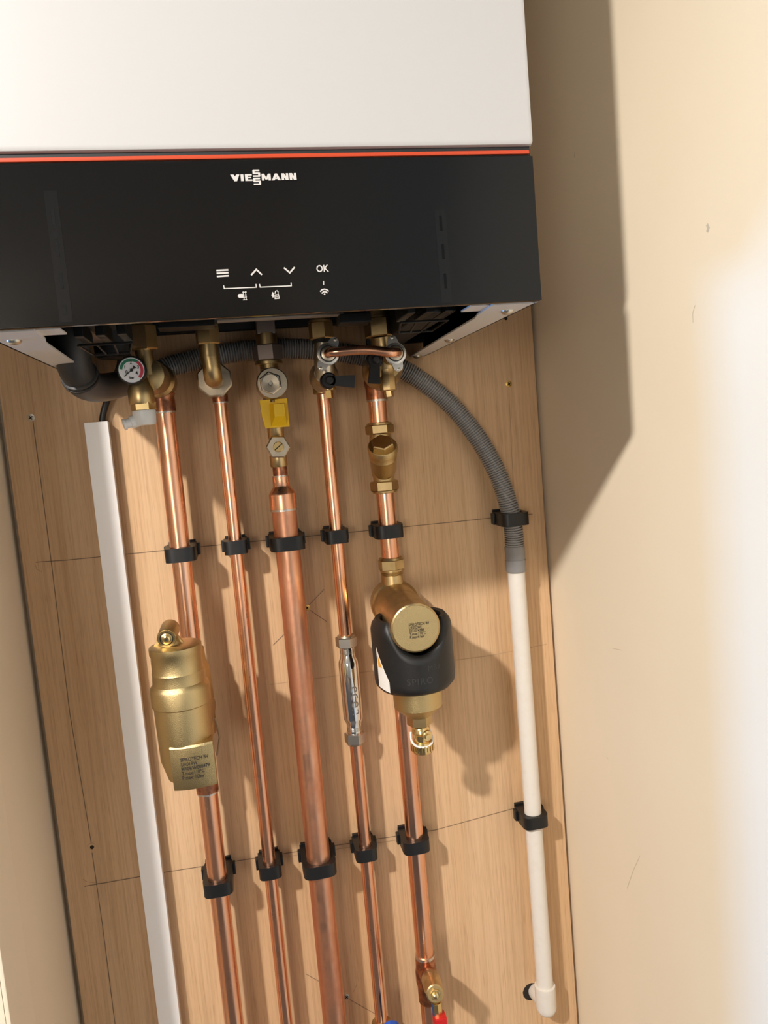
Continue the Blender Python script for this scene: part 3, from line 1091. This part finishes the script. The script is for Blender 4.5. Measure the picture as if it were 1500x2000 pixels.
k1 = [V3(yc.x - .0010, YG - .031, zc_ - hh * .25), V3(yc.x + .0105, YG - .031, zc_ - hh * .25), V3(yc.x + .0105, YG - .031, zc_ + hh * .62), V3(yc.x - .0010, YG - .031, zc_ + hh * .62)]
kb.add(k0 + k1, [(0, 1, 2, 3), (4, 7, 6, 5), (0, 4, 5, 1), (1, 5, 6, 2), (2, 6, 7, 3), (3, 7, 4, 0)])
yh = mb.build('handle', 'yellow', gv, smooth=0)
yh['label'] = 'yellow plastic handle'
kb.build('grip', 'yellow', yh, smooth=0)
# lower body with test nipple
mb = MB()
zn = P(542, 873, YG - .012).z
mb.lathe(V3(gx, YG, zg(912, 546)), ZA, [(.0088, 0), (.0098, .0015), (.0098, zg(890, 545) - zg(912, 546)), (.0085, zg(888, 545) - zg(912, 546)), (.0085, zg(857, 540) - zg(912, 546)), (.0092, zg(855, 540) - zg(912, 546)), (.0092, zg(780, 530) - zg(912, 546))], 32)
mb.cyl(V3(gx, YG, zn), V3(gx, YG - .014, zn), .009)
mb.build('lower_body', 'brass', gv)
hx = MB().hexn(V3(gx, YG - .012, zn), V3(gx, YG - .018, zn), .0136, .45, 6, .1).build('nipple_hexagon', 'brass_ni', gv)
mb = MB()
nc = V3(gx, YG - .018, zn)
mb.lathe(nc, FR, [(.0058, -.001), (.0058, .003), (.0052, .0035)], 24)
ns = mb.build('nipple_screw', 'brass_shiny', gv)
MB().stroke([nc + V3(-.0042, -.0036, -.0032), nc + V3(.0042, -.0036, .0032)], .0011, FR, .0001).build('screw_slot', 'ink', ns, smooth=0)

rd = thing('gas_reducer', (gx, YG, zg(1000, 556)), 'copper reducing coupling between gas valve and thick gas pipe', 'pipe fitting')
z_b = zg(995, 556)
mb = MB()
mb.lathe(V3(X3, YG, z_b), ZA, [(.0142, 0), (.0154, .0012), (.0154, zg(966, 551) - z_b), (.0150, zg(963, 551) - z_b), (.0100, zg(951, 549) - z_b), (.0094, zg(949, 549) - z_b), (.0094, zg(931, 547) - z_b), (.0078, zg(930, 547) - z_b)], 40)
mb.build('coupling', 'copper', rd)
mb = MB()
mb.cyl(V3(X3, YG, zg(932, 547)), V3(X3, YG, zg(908, 545)), .0082)
mb.build('stub_pipe', 'copper_burn', rd)
MB().ring(V3(X3, YG, zg(931, 547)), ZA, .0090, .0078, .0015).build('solder_ring', 'solder', rd)
MB().ring(V3(X3, YG, z_b - .0012), ZA, .0153, .0141, .0024).build('solder_ring', 'solder', rd)
vpipe('gas_pipe', X3, YG, z_b + .01, ZB, .0141, 'copper_old', 'thick dull copper gas pipe in the middle, widest of the pipes')


# ------------------------------------------------------------------ isolating valves with the copper filling link
def ear_flange(mb, c, r, ang, d):
    """round boss plate with two ears, facing the viewer"""
    n = 48
    poly = []
    for i in range(n):
        th = 2 * math.pi * i / n
        k = abs(math.cos(th - ang))
        rr = r + (r * .62) * max(0, (k - .90) / .10) ** .7
        poly.append(c + XA * (rr * math.cos(th)) + ZA * (rr * math.sin(th)))
    mb.prism(poly, d)


def boss(root, c, ang, r=.0115):
    mb = MB()
    ear_flange(mb, c, r * 1.0, ang, FR * .0030)
    fo = mb.build('link_flange', 'nickel', root, smooth=30)
    for s_ in (1, -1):
        q = c + (XA * math.cos(ang) + ZA * math.sin(ang)) * (s_ * r * 1.42)
        MB().lathe(q + FR * .003, FR, [(.0016, 0), (.0016, .0007), (.0008, .001)], 12).build('rivet', 'steel', fo)
    mb = MB()
    mb.lathe(c + FR * .003, FR, [(r * .96, 0), (r * .94, .0012), (r * .72, .0016)], 36)
    mb.build('link_cap', 'nickel', root)
    MB().ring(c + FR * .0046, FR, r * .74, r * .66, .0005, 36).build('seal_ring', 'ink', root)
    mb = MB()
    mb.lathe(c + FR * .003, FR, [(r * .66, 0), (r * .64, .0030), (r * .50, .0036)], 32)
    mb.build('link_nut', 'brass_ni', root)


def lever(root, hub, tip, wd, face):
    d = (tip - hub)
    t = d.normalized()
    nrm = Vector(face)
    s_ = t.cross(nrm).normalized()
    mb = MB()
    mb.lathe(hub - nrm * .004, nrm, [(.0085, 0), (.0085, .009), (.0070, .011)], 24)
    poly = [hub + s_ * wd * .34, hub - s_ * wd * .34, tip - s_ * wd * .5, tip + s_ * wd * .5]
    mb.prism([q + nrm * .001 for q in poly], nrm * .006)
    lo = mb.build('lever', 'black', root, smooth=30)
    lo['label'] = 'black plastic lever'
    q = MB().lathe(hub + nrm * .006, nrm, [(.0042, 0), (.0042, .006), (.003, .007)], 16)
    q.build('lever_cap', 'black', lo)


# fourth connection
c0 = P(627, 647, YN)
v4 = thing('isolating_valve', c0, 'small brass isolating valve with its black lever pointing right', 'valve')
zt, zb_ = P(626, 630, YN).z, P(628, 659, YN).z
mb = MB()
mb.cyl(V3(c0.x, YN, Z0 + .062), V3(c0.x, YN, zt - .001), .0105)
mb.lathe(V3(c0.x, YN, zt), ZA, [(.0125, 0), (.0125, .002), (.0105, .003)], 28)
mb.build('connection_stub', 'brass', v4)
MB().hexn(V3(c0.x, YN, zb_ - .002), V3(c0.x, YN, zt), .0132, .15).build('union_nut', 'brass', v4)
za = P(629, 670, YN).z
MB().cyl(V3(c0.x + .0005, YN, za), V3(c0.x + .0005, YN, zb_), .0100).build('black_seal', 'ink', v4)
b4 = P(640, 692, -.126)
mb = MB()
a = V3(c0.x + .001, YN, za + .001)
b = V3(b4.x - .001, -.100, P(634, 738, -.100).z)
mb.lathe(a, b - a, [(.0092, 0), (.0102, .008), (.0112, (b - a).length * .6), (.0105, (b - a).length)], 28)
mb.cyl(V3(b4.x, b4.y + .004, b4.z), V3(b4.x - .001, -.095, b4.z), .0095)
e = V3(X4, YP - .002, P(634, 742, -.06).z)
mb.lathe(V3(b.x, -.098, e.z + .004), e - V3(b.x, -.098, e.z + .004), [(.011, 0), (.0135, .010), (.0162, .022), (.0162, .034), (.0125, .040), (.0110, (e - V3(b.x, -.098, e.z + .004)).length)], 32)
mb.build('valve_body', 'brass_ni', v4)
mb = MB()
mb.lathe(V3(X4, YP, e.z + .006), DN, [(.011, 0), (.0118, .002), (.0118, e.z + .006 - P(635, 768, YP).z), (.0085, e.z + .007 - P(635, 768, YP).z)], 28)
mb.build('outlet', 'brass', v4)
mb = MB()
q = P(643, 765, -.075)
mb.cyl(V3(q.x, -.075, P(640, 748, -.075).z), V3(q.x, -.075, P(643, 762, -.075).z), .0075)
mb.hexn(V3(q.x, -.075, P(644, 778, -.075).z), V3(q.x, -.075, P(643, 762, -.075).z), .0045, .3, 4)
mb.build('drain_screw', 'brass_shiny', v4)
boss(v4, b4, math.radians(58))
hub = P(641, 744, -.120)
lever(v4, hub, P(691, 746, -.120), .0130, (0, -1, 0))

# fifth connection
c0 = P(742, 642, YN)
v5 = thing('isolating_valve', c0, 'large brass isolating valve with its black lever hanging down', 'valve')
zt, zb_ = P(741, 622, YN).z, P(744, 659, YN).z
mb = MB()
mb.cyl(V3(c0.x, YN, Z0 + .062), V3(c0.x, YN, zt - .001), .0125)
mb.lathe(V3(c0.x, YN, zt), ZA, [(.0140, 0), (.0140, .002), (.012, .003)], 28)
mb.build('connection_stub', 'brass', v5)
MB().hexn(V3(c0.x, YN, zb_), V3(c0.x, YN, zt), .0165, .25).build('union_nut', 'brass', v5)
b5 = P(771, 691, -.132)
mb = MB()
a = V3(c0.x + .001, YN, zb_ + .001)
b = V3(c0.x + .004, -.098, P(748, 728, -.098).z)
mb.lathe(a, b - a, [(.0120, 0), (.0120, .008), (.0135, (b - a).length * .6), (.012, (b - a).length)], 32)
mb.cyl(V3(b5.x, b5.y + .004, b5.z), V3(c0.x + .006, -.098, b5.z), .0095)
e = V3(X5, YP - .002, P(740, 730, -.06).z)
s0 = V3(b.x, -.108, e.z + .004)
mb.lathe(s0, e - s0, [(.014, 0), (.0195, .012), (.0215, .028), (.0215, .040), (.0150, .050), (.0135, (e - s0).length)], 36)
mb.build('valve_body', 'brass', v5)
q = P(757, 745, -.105)
mb = MB()
mb.lathe(V3(q.x, -.105, P(755, 722, -.105).z), DN, [(.0080, 0), (.0080, .006), (.0092, .008), (.0092, P(755, 722, -.105).z - P(757, 762, -.105).z), (.0078, P(755, 722, -.105).z - P(757, 764, -.105).z)], 8)
mb.hexn(V3(q.x + .0005, -.105, P(757, 776, -.105).z), V3(q.x, -.105, P(757, 763, -.105).z), .0052, .3, 6)
mb.build('drain_screw', 'brass', v5)
boss(v5, b5, math.radians(98))
hub = P(731, 704, -.125)
lever(v5, hub, P(729, 750, -.128), .0125, (0, -1, 0))
zs5 = P(735, 782, YP).z
mb = MB()
mb.lathe(V3(X5, YP, zs5), ZA, [(.0112, 0), (.0124, .001), (.0126, .014), (.0140, .020), (.0125, .030)], 32)
t = thing('solder_socket', (X5, YP, zs5), 'dark burnt solder socket under the large isolating valve', 'pipe fitting')
mb.build('socket', 'copper_burn', t)
MB().ring(V3(X5, YP, zs5 - .0015), ZA, .0122, .0111, .003).build('solder_ring', 'solder', t)

# copper filling link between the two bosses
q4, q5 = b4 + FR * .0055, b5 + FR * .0055
bow = FR * .012
pts = bez([q4, q4 + FR * .006, q4 + FR * .0115 + XA * .006, q4.lerp(q5, .5) + bow + ZA * .002, q5 + FR * .0115 - XA * .009, q5 + FR * .006, q5], 8)
tag(MB().tube(pts, .0048, 20).build('filling_link', 'copper'), 'short bent copper link joining the two isolating valves', 'pipe')

# ------------------------------------------------------------------ fourth pipe with scale inhibitor
zi1, zi0 = P(675, 1253, YP).z, P(693, 1440, YP).z
vpipe('copper_pipe', X4, YP, P(634, 766, YP).z, zi1 - .010, .0075, 'copper', 'thin copper pipe dropping from the small isolating valve to the chrome cartridge')
sc = thing('scale_inhibitor', (X4, YP, zi0 - .008), 'polished chrome inline scale inhibitor with two compression nuts', 'water treatment')
za, zb_ = P(678, 1268, YP).z, P(691, 1426, YP).z
hgt = za - zb_
mb = MB()
mb.lathe(V3(X4, YP, zb_ - .004), ZA, [(.0085, 0), (.0085, .009), (.0088, .011), (.0090, .014), (.0112, .018), (.0117, .020), (.0117, hgt - .012), (.0112, hgt - .010), (.0090, hgt - .005), (.0085, hgt - .002), (.0085, hgt + .008)], 40)
cart = mb.build('cartridge', 'chrome', sc)
for z0_, up_ in ((za, -1), (zb_, 1)):
    mb = MB()
    for k in range(4):
        mb.ring(V3(X4, YP, z0_ + up_ * (.0003 + k * .0013)), ZA, .0091, .0080, .0006, 28)
    mb.build('screw_thread', 'nickel', sc)
for zc_, lo_, nm in ((zi1, 1, 0), (zi0, -1, 0)):
    mb = MB()
    mb.hexn(V3(X4, YP, zc_ - .0062), V3(X4, YP, zc_ + .0062), .0130, .2)
    no = mb.build('compression_nut', 'nickel', sc)
    mb = MB()
    mb.lathe(V3(X4, YP, zc_ + lo_ * .006), ZA * lo_, [(.0105, 0), (.0100, .002), (.0082, .0026)], 28)
    mb.build('nut_collar', 'brass_ni', no)
mb = MB()
text_cyl(mb, 'eden', .0185, V3(X4, YP, 0), .01185, math.radians(-8), (za + zb_) / 2 + .008, vertical=True)
mb.build('etched_lettering', 'etched', cart, smooth=0)
vpipe('copper_pipe', X4, YP, zi0 + .008, ZB, .0075, 'copper', 'thin copper pipe running down below the chrome cartridge')

# ------------------------------------------------------------------ fifth pipe: strainer, pipe, filter
def z5(y, x=745):
    return P(x, y, YP).z


vpipe('copper_pipe', X5, YP, z5(772, 734), z5(835, 741), .011, 'copper', 'short copper pipe between the large isolating valve and the strainer')
st = thing('strainer', (X5, YP, z5(962, 750)), 'dull brass strainer with hexagon cap tilted forward', 'strainer')
for y0, y1, xx in ((848, 829, 742), (959, 939, 750)):
    mb = MB()
    mb.hexn(V3(X5, YP, z5(y0, xx)), V3(X5, YP, z5(y1, xx)), .0168, .35)
    no = mb.build('compression_nut', 'brass', st)
    mb = MB()
    if y0 < 900:
        mb.lathe(V3(X5, YP, z5(y1, xx) - .0005), ZA, [(.0150, 0), (.0148, .0022), (.0115, .003)], 32)
    else:
        mb.lathe(V3(X5, YP, z5(y0, xx) + .0005), DN, [(.0150, 0), (.0148, .0022), (.0115, .003)], 32)
    mb.build('nut_collar', 'brass', no)
mb = MB()
mb.lathe(V3(X5, YP, z5(941, 750)), ZA, [(.0125, 0), (.0125, .006), (.0140, .010), (.0140, z5(860) - z5(941) - .004), (.0125, z5(846) - z5(941))], 32)
cc = P(747, 870, -.064)
dd = Vector((.004, -.030, .040)).normalized()
s0 = V3(X5, YP - .004, z5(925, 748))
ln = (cc - s0).length
ddir = (cc - s0).normalized()
mb.lathe(s0, ddir, [(.0105, 0), (.0150, .010), (.0158, ln * .62), (.0163, ln * .64), (.0158, ln * .67), (.0158, ln * .78), (.0172, ln * .82), (.0172, ln * .96), (.0160, ln)], 40)
mb.build('strainer_body', 'brass_cast', st)
MB().hexn(cc - ddir * .001, cc + ddir * .006, .0132, .1).build('strainer_cap', 'brass', st)

vpipe('copper_pipe', X5, YP, z5(955, 750), z5(1108, 759), .011, 'copper', 'copper pipe between the strainer and the black magnetic filter')
YF0 = -.030
face = P(812, 1227, -.155)
back = V3(X5, -.020, P(778, 1182, -.040).z)
mf = thing('magnetic_filter', (X5, -.09, P(823, 1475, -.112).z), 'brass dirt filter with round stamped end and black magnet shell', 'filter')
mb = MB()
mb.hexn(V3(X5, YP, z5(1113, 759)), V3(X5, YP, z5(1092, 758)), .0158, .1)
no = mb.build('compression_nut', 'brass', mf)
mb = MB()
mb.lathe(V3(X5, YP, z5(1093, 758)), ZA, [(.0150, 0), (.0138, .0025), (.0115, .003)], 32)
mb.build('nut_collar', 'brass', no)
mb = MB()
zz1 = z5(1112, 759)
mb.lathe(V3(X5, YP, zz1), DN, [(.0140, 0), (.0140, .002), (.0128, .003), (.0136, .004), (.0128, .005), (.0136, .006), (.0128, .007), (.0132, .009), (.0132, zz1 - back.z)], 32)
mb.build('inlet_neck', 'brass', mf)
RF = .0262
axis = face - V3(face.x, -.020, back.z)
fx = face.x
# short stub of the swivel joint sits on the pipe, cylinder runs to the viewer
A0 = V3(X5 + .0015, -.012, back.z)
axis = face - A0
Lf = axis.length
mb = MB()
mb.lathe(A0, axis, [(.022, 0), (.0285, .004), (.0290, .010), (.0290, .024), (.0272, .0265), (.0262, .028), (RF, Lf - .0015), (RF - .0012, Lf - .0003), (RF - .002, Lf)], 64)
mb.build('swivel_barrel', 'brass', mf)
mb = MB()
mb.lathe(face - axis.normalized() * .0006, axis, [(RF - .0012, 0), (RF - .0020, .0010), (0.002, .0010)], 48)
fc = mb.build('end_face', 'brass_cast', mf)
fu = axis.normalized()
fup = (ZA - fu * fu.dot(ZA)).normalized()
fri = fup.cross(fu)
fo = face + fu * .0006
for k, ln_ in enumerate(('SPIROTECH BV', 'UE022WJ', 'S01/074388', 'T.max:110\u00b0C', 'P.max:6 bar')):
    mb = MB()
    text_plane(mb, ln_, .0041, fo - fri * .0072 + fup * (.0030 - k * .00335), fri, fup, .0003, sx=.80, bold=.00003)
    mb.build('stamped_lettering', 'ink', fc, smooth=0)
# black magnet shell: upright drum with a saddle cut for the barrel
YM = -.112
mc = P(808, 1300, YM)
mx_ = P(808, 1290, YM).x
RM = .0445
zlo = P(812, 1352, YM - .025).z
ztopm = P(727, 1210, YM).z
nth, nz = 72, 14
V, F = [], []


def saddle(th):
    # height of the rim: dips at the front (and back) where the barrel lies
    x_ = math.sin(th) * RM
    k = min(1, abs(x_) / (RM * .93))
    dip = (face.z - .002) - math.sqrt(max(0, (RF + .0035) ** 2 - min(abs(x_), RF + .0035) ** 2))
    top = ztopm
    if abs(x_) > RF + .0035:
        return top
    return min(top, dip)


def smooth_saddle(th):
    return sum(saddle(th + d_ * .045) for d_ in range(-3, 4)) / 7


rims = [(RM, 1.0)]
for j in range(nz + 1):
    t_ = j / nz
    for i in range(nth):
        th = 2 * math.pi * i / nth
        zt2 = smooth_saddle(th)
        z = zlo + (zt2 - zlo) * t_
        r = RM
        if t_ < .12:
            r = RM - .006 * (1 - t_ / .12) ** 2
        if t_ > .85:
            r = RM - .006 * ((t_ - .85) / .15) ** 2
        V.append(Vector((mx_ + r * math.sin(th), YM - r * math.cos(th), z)))
# inner wall
for t_ in (1.0, .3):
    for i in range(nth):
        th = 2 * math.pi * i / nth
        z = zlo + (smooth_saddle(th) - zlo) * t_ - .0008
        V.append(Vector((mx_ + (RM - .011) * math.sin(th), YM - (RM - .011) * math.cos(th), z)))
R_ = nz + 3
for j in range(R_ - 1):
    for i in range(nth):
        k = (i + 1) % nth
        F.append((j * nth + i, j * nth + k, (j + 1) * nth + k, (j + 1) * nth + i))
F.append(tuple(range(nth)))
F.append(tuple((R_ - 1) * nth + i for i in range(nth)))
mb = MB()
mb.add(V, F)
shell = mb.build('magnet_shell', 'black_matt', mf, smooth=50)
shell['label'] = 'black plastic magnet shell with a saddle-shaped top'
mb = MB()
text_cyl(mb, 'SPIRO', .0098, V3(mx_, YM, 0), RM + .00015, math.radians(-24), P(812, 1338, -.155).z, spacing=1.15)
mb.build('embossed_lettering', 'emboss', shell, smooth=0)
mb = MB()
text_cyl(mb, 'MB3', .0078, V3(mx_, YM, 0), RM + .00015, math.radians(6), P(812, 1313, -.155).z, spacing=1.1)
mb.build('embossed_lettering', 'emboss', shell, smooth=0)
# warning sticker on the left flank
mb = MB()
th0, th1 = math.radians(-73), math.radians(-50)
n = 8
zst = P(738, 1305, -.125).z
for seg_, (t0, t1) in (('sticker', (0, 1)),):
    vv, ff = [], []
    for i in range(n + 1):
        th = th0 + (th1 - th0) * i / n
        for z in (zst + .024 - .036 * i / n, zst - .024 + .004 * (n - i) / n):
            vv.append(Vector((mx_ + (RM + .0003) * math.sin(th), YM - (RM + .0003) * math.cos(th), z)))
    ff = [(2 * i, 2 * i + 2, 2 * i + 3, 2 * i + 1) for i in range(n)]
    mb.add(vv, ff)
stk = mb.build('sticker', 'sticker', shell)
stk['label'] = 'white warning sticker'
mb = MB()
vv = []
for th_d, z in ((-71, zst + .016), (-70, zst + .002), (-62, zst + .002)):
    th = math.radians(th_d)
    vv.append(Vector((mx_ + (RM + .0006) * math.sin(th), YM - (RM + .0006) * math.cos(th), z)))
mb.poly(vv)
mb.build('warning_triangle', 'orange', stk, smooth=0)
# brass sump and drain cock
sx_ = P(818, 1390, YM).x
zs_ = [P(816, y, YM).z for y in (1350, 1376, 1397, 1398)]
mb = MB()
mb.lathe(V3(sx_, YM, zs_[0] + .02), DN, [(.0270, 0), (.0270, .02 + zs_[0] - zs_[1]), (.0262, .02 + zs_[0] - zs_[1] + .001), (.0145, .02 + zs_[0] - zs_[2] - .001), (.0135, .02 + zs_[0] - zs_[2])], 48)
mb.build('sump', 'brass_cast', mf)
dk = [P(822, y, YM).z for y in (1393, 1400, 1414, 1417, 1424, 1452, 1474, 1456)]
mb = MB()
mb.hexn(V3(sx_, YM, dk[2]), V3(sx_, YM, dk[0] + .002), .0142, .3, 6, .06)
dc = mb.build('drain_cock', 'brass', mf)
mb = MB()
mb.lathe(V3(sx_ + .0005, YM, dk[2] + .001), DN, [(.0085, 0), (.0085, .003), (.0100, .005), (.0104, .010), (.0086, .012), (.0086, dk[2] - dk[5])], 28)
tc_ = V3(sx_ + .004, YM - .006, P(824, 1438, YM - .01).z)
mb.lathe(tc_, Vector((.18, -1, -.15)), [(.0062, -.002), (.0062, .005), (.005, .0062)], 20)
mb.build('cock_body', 'brass_shiny', dc)
mb = MB()
mb.lathe(tc_, Vector((.18, -1, -.15)), [(.0036, .005), (.0036, .0078), (.0018, .008)], 6)
mb.build('cock_key', 'brass_shiny', dc)
mb = MB()
V, F = [], []
ng = 48
mb.lathe(V3(sx_ + .0008, YM, dk[5] + .003), DN, [(.0110, 0), (.0122, .0015), (.0122, .010), (.0108, .0125), (.004, .0130)], 40)
cap = mb.build('knurled_cap', 'brass_shiny', dc)
for i in range(20):
    th = 2 * math.pi * i / 20
    q = V3(sx_ + .0008 + .0122 * math.cos(th), YM + .0122 * math.sin(th), dk[5] - .003)
    mb = MB().box(q, (.0022, .0022, .0075), .0005, Quaternion((0, 0, 1), th))
    mb.build('knurl', 'brass_shiny', cap)
# white retaining strap looped around the cock
mb = MB()
loop = []
for i in range(25):
    th = math.radians(-205 + 230 * i / 24)
    loop.append(V3(sx_ + .0008 + .0120 * math.cos(th), YM + .0120 * math.sin(th), P(822, 1452, YM).z + .0065 * (1 + math.sin(th)) ** 1.2 * .9 + (.004 if i in (0, 24) else 0)))
mb.tube(loop, .0012, 10)
mb.build('retaining_strap', 'nylon', dc)

# lower part of the fifth pipe: tee with drain valve
ztee = z5(1866, 829)
vpipe('copper_pipe', X5, YP, back.z - .01, ztee, .011, 'copper', 'copper pipe running down behind the magnetic filter drain cock')
te = thing('drain_tee', (X5, YP, z5(2050, 845)), 'copper tee with brass drain valve and red lever at the bottom edge', 'valve')
mb = MB()
mb.lathe(V3(X5, YP, ztee), DN, [(.0113, 0), (.0124, .001), (.0124, .014), (.0136, .020), (.0136, .034), (.0124, .040), (.0124, .06), (.0113, .062)], 36)
bt = V3(X5, YP, z5(1900, 832))
be = P(848, 1920, -.075)
d = be - bt
mb.lathe(bt, d, [(.0110, 0), (.0108, d.length * .55), (.0095, d.length * .6)], 28)
mb.build('tee_body', 'copper_burn', te)
MB().ring(V3(X5, YP, ztee - .0018), ZA, .0124, .0111, .004).build('solder_ring', 'solder', te)
mb = MB()
d2 = d.normalized()
s0 = bt + d * .55
e2 = P(850, 1942, -.100)
mb.lathe(s0, e2 - s0, [(.0102, 0), (.0115, .003), (.0115, (e2 - s0).length * .55), (.0104, (e2 - s0).length * .75), (.0104, (e2 - s0).length - .001), (.009, (e2 - s0).length)], 28)
mb.build('valve_body', 'brass', te)
d3 = (e2 - s0).normalized()
mb = MB()
mb.hexn(e2, e2 + d3 * .003, .0062, .2)
mb.lathe(e2 + d3 * .003, d3, [(.0032, 0), (.0032, .003), (.002, .0035)], 16)
mb.build('gland_nut', 'brass_shiny', te)
mb = MB()
a, b = P(852, 1956, -.098), P(856, 1990, -.098)
mb.cyl(a, b, .0062, seg=8)
mb.build('stem', 'brass_shiny', te)
lt = P(858, 1981, -.100)
mb = MB()
mb.bx(lt.x - .0075, lt.x + .0075, -.108, -.092, lt.z - .06, lt.z, .002)
lv = mb.build('lever', 'redp', te)
lv['label'] = 'red plastic lever'
vpipe('copper_pipe', X5, YP, ztee - .055, ZB, .011, 'copper', 'copper pipe stub below the drain tee with the red lever')
bl = P(762, 1988, -.060)
bv = thing('stop_valve', (X4, YP, ZB - .02), 'stop valve on the thin pipe with a blue lever at the bottom edge', 'valve')
mb = MB()
mb.lathe(V3(X4, YP, bl.z - .026), DN, [(.009, 0), (.0125, .002), (.0125, .03), (.009, .034)], 28)
mb.cyl(V3(X4, YP, bl.z - .040), V3(X4, -.062, bl.z - .040), .008)
mb.build('valve_body', 'brass', bv)
mb = MB()
mb.lathe(V3(bl.x - .001, -.062, bl.z - .012), FR, [(.0105, 0), (.0120, .002), (.0120, .008), (.0105, .010)], 28)
mb.bx(bl.x - .011, bl.x + .009, -.071, -.063, bl.z - .06, bl.z - .014, .002)
mb.build('lever', 'bluep', bv)['label'] = 'blue plastic lever'

# ------------------------------------------------------------------ condensate: rubber elbow, corrugated hose, white pipe
re_ = thing('rubber_elbow', P(150, 740, -.10), 'dark rubber drain elbow curling out under the left of the boiler', 'hose')
ctr = [P(138, 640, -.150), P(140, 675, -.146), P(146, 715, -.138)]
ctr[0] = V3(ctr[1].x, -.150, Z0 + .055)
pts = bez([ctr[0], ctr[1], ctr[2], P(156, 735, -.128)], 8)
mb = MB()
mb.tube(pts, [.0160] * len(pts), 32)
mb.build('sleeve', 'rubber', re_)
q = P(156, 735, -.128)
d = (P(172, 752, -.115) - P(150, 715, -.138)).normalized()
mb = MB()
for k in (0, .0045):
    mb.lathe(q - d * (.003 - k), d, [(.0160, 0), (.0178, .001), (.0178, .003), (.0160, .004)], 32)
mb.build('lip', 'rubber', re_)
pts = bez([P(152, 728, -.130), P(165, 749, -.116), P(195, 757, -.095), P(235, 750, -.065), P(275, 738, -.038), P(312, 724, -.022)], 10)
rr = [.0165 - .0045 * min(1, i / (len(pts) - 1) * 1.15) for i in range(len(pts))]
MB().tube(pts, rr, 32).build('bend', 'greyrubber', re_)
cp = [P(306, 727, -.022), P(330, 716, -.018), P(380, 703, -.0135), P(440, 690, -.0122), P(520, 682, -.0122), P(600, 682, -.0122), P(690, 692, -.0122), P(755, 708, -.0122), P(815, 738, -.0135), P(880, 790, -.017), P(935, 858, -.022), P(972, 925, -.026), P(993, 985, -.029), P(1001, 1030, -.029), P(1005, 1072, -.028)]
cp[-1].x = X6
cp[-2].x = X6 - .0003
pts = bez(cp, 40)
# resample at constant spacing so that the corrugation is even
res = [pts[0]]
step = .00042
acc = 0
for a, b in zip(pts, pts[1:]):
    L = (b - a).length
    d0 = step - acc
    while d0 <= L:
        res.append(a.lerp(b, d0 / L))
        d0 += step
    acc = L - (d0 - step)
rr = [.0117 if (i % 7) in (1, 2, 3, 4) else .0094 for i in range(len(res))]
tag(MB().tube(res, rr, 24).build('corrugated_hose', 'hose', smooth=60), 'grey corrugated hose arching from behind the valves to the white pipe', 'hose')
zc1, zc0 = P(1004, 1066, -.028).z, P(1006, 1117, -.028).z
hc = thing('hose_connector', (X6, -.028, zc0), 'grey plastic sleeve joining corrugated hose and white pipe', 'pipe fitting')
zm = (zc0 + zc1) / 2 - .001
MB().lathe(V3(X6, -.028, zm), ZA, [(.0121, 0), (.0124, .0008), (.0124, zc1 - zm - .001), (.0116, zc1 - zm)], 36).build('hose_cuff', 'hose', hc)
MB().lathe(V3(X6, -.028, zc0), ZA, [(.0117, 0), (.0127, .002), (.0127, zm - zc0)], 36).build('pipe_cuff', 'hose', hc)
zel = P(1068, 1922, -.028).z
vpipe('waste_pipe', X6, -.028, zc0 + .01, zel - .004, .01075, 'pvc', 'white plastic waste pipe running down the right edge of the board')
we = thing('waste_elbow', (X6, -.028, zel - .03), 'white plastic elbow turning the waste pipe into the board', 'pipe fitting')
mb = MB()
mb.lathe(V3(X6, -.028, zel), DN, [(.0109, 0), (.0134, .0004), (.0134, .030), (.0128, .034), (.0105, .0385), (.006, .0415), (.0015, .0425)], 40)
mb.build('socket', 'pvc', we)
he = P(1036, 1936, 0)
mb = MB()
a = V3(X6 - .001, -.026, zel - .022)
b = V3(he.x + .0075, -.0008, he.z - .001)
mb.lathe(a, b - a, [(.0122, 0), (.0115, (b - a).length * .5), (.0108, (b - a).length)], 32)
mb.build('wall_tail', 'pvc', we)
MB().lathe(V3(he.x + .0015, .0, he.z - .001), FR, [(.0125, 0), (.0122, .0004), (.002, .0005)], 13).build('pipe_hole', 'hole', board)

for o in bpy.data.objects:
    if '_org' in o:
        del o['_org']
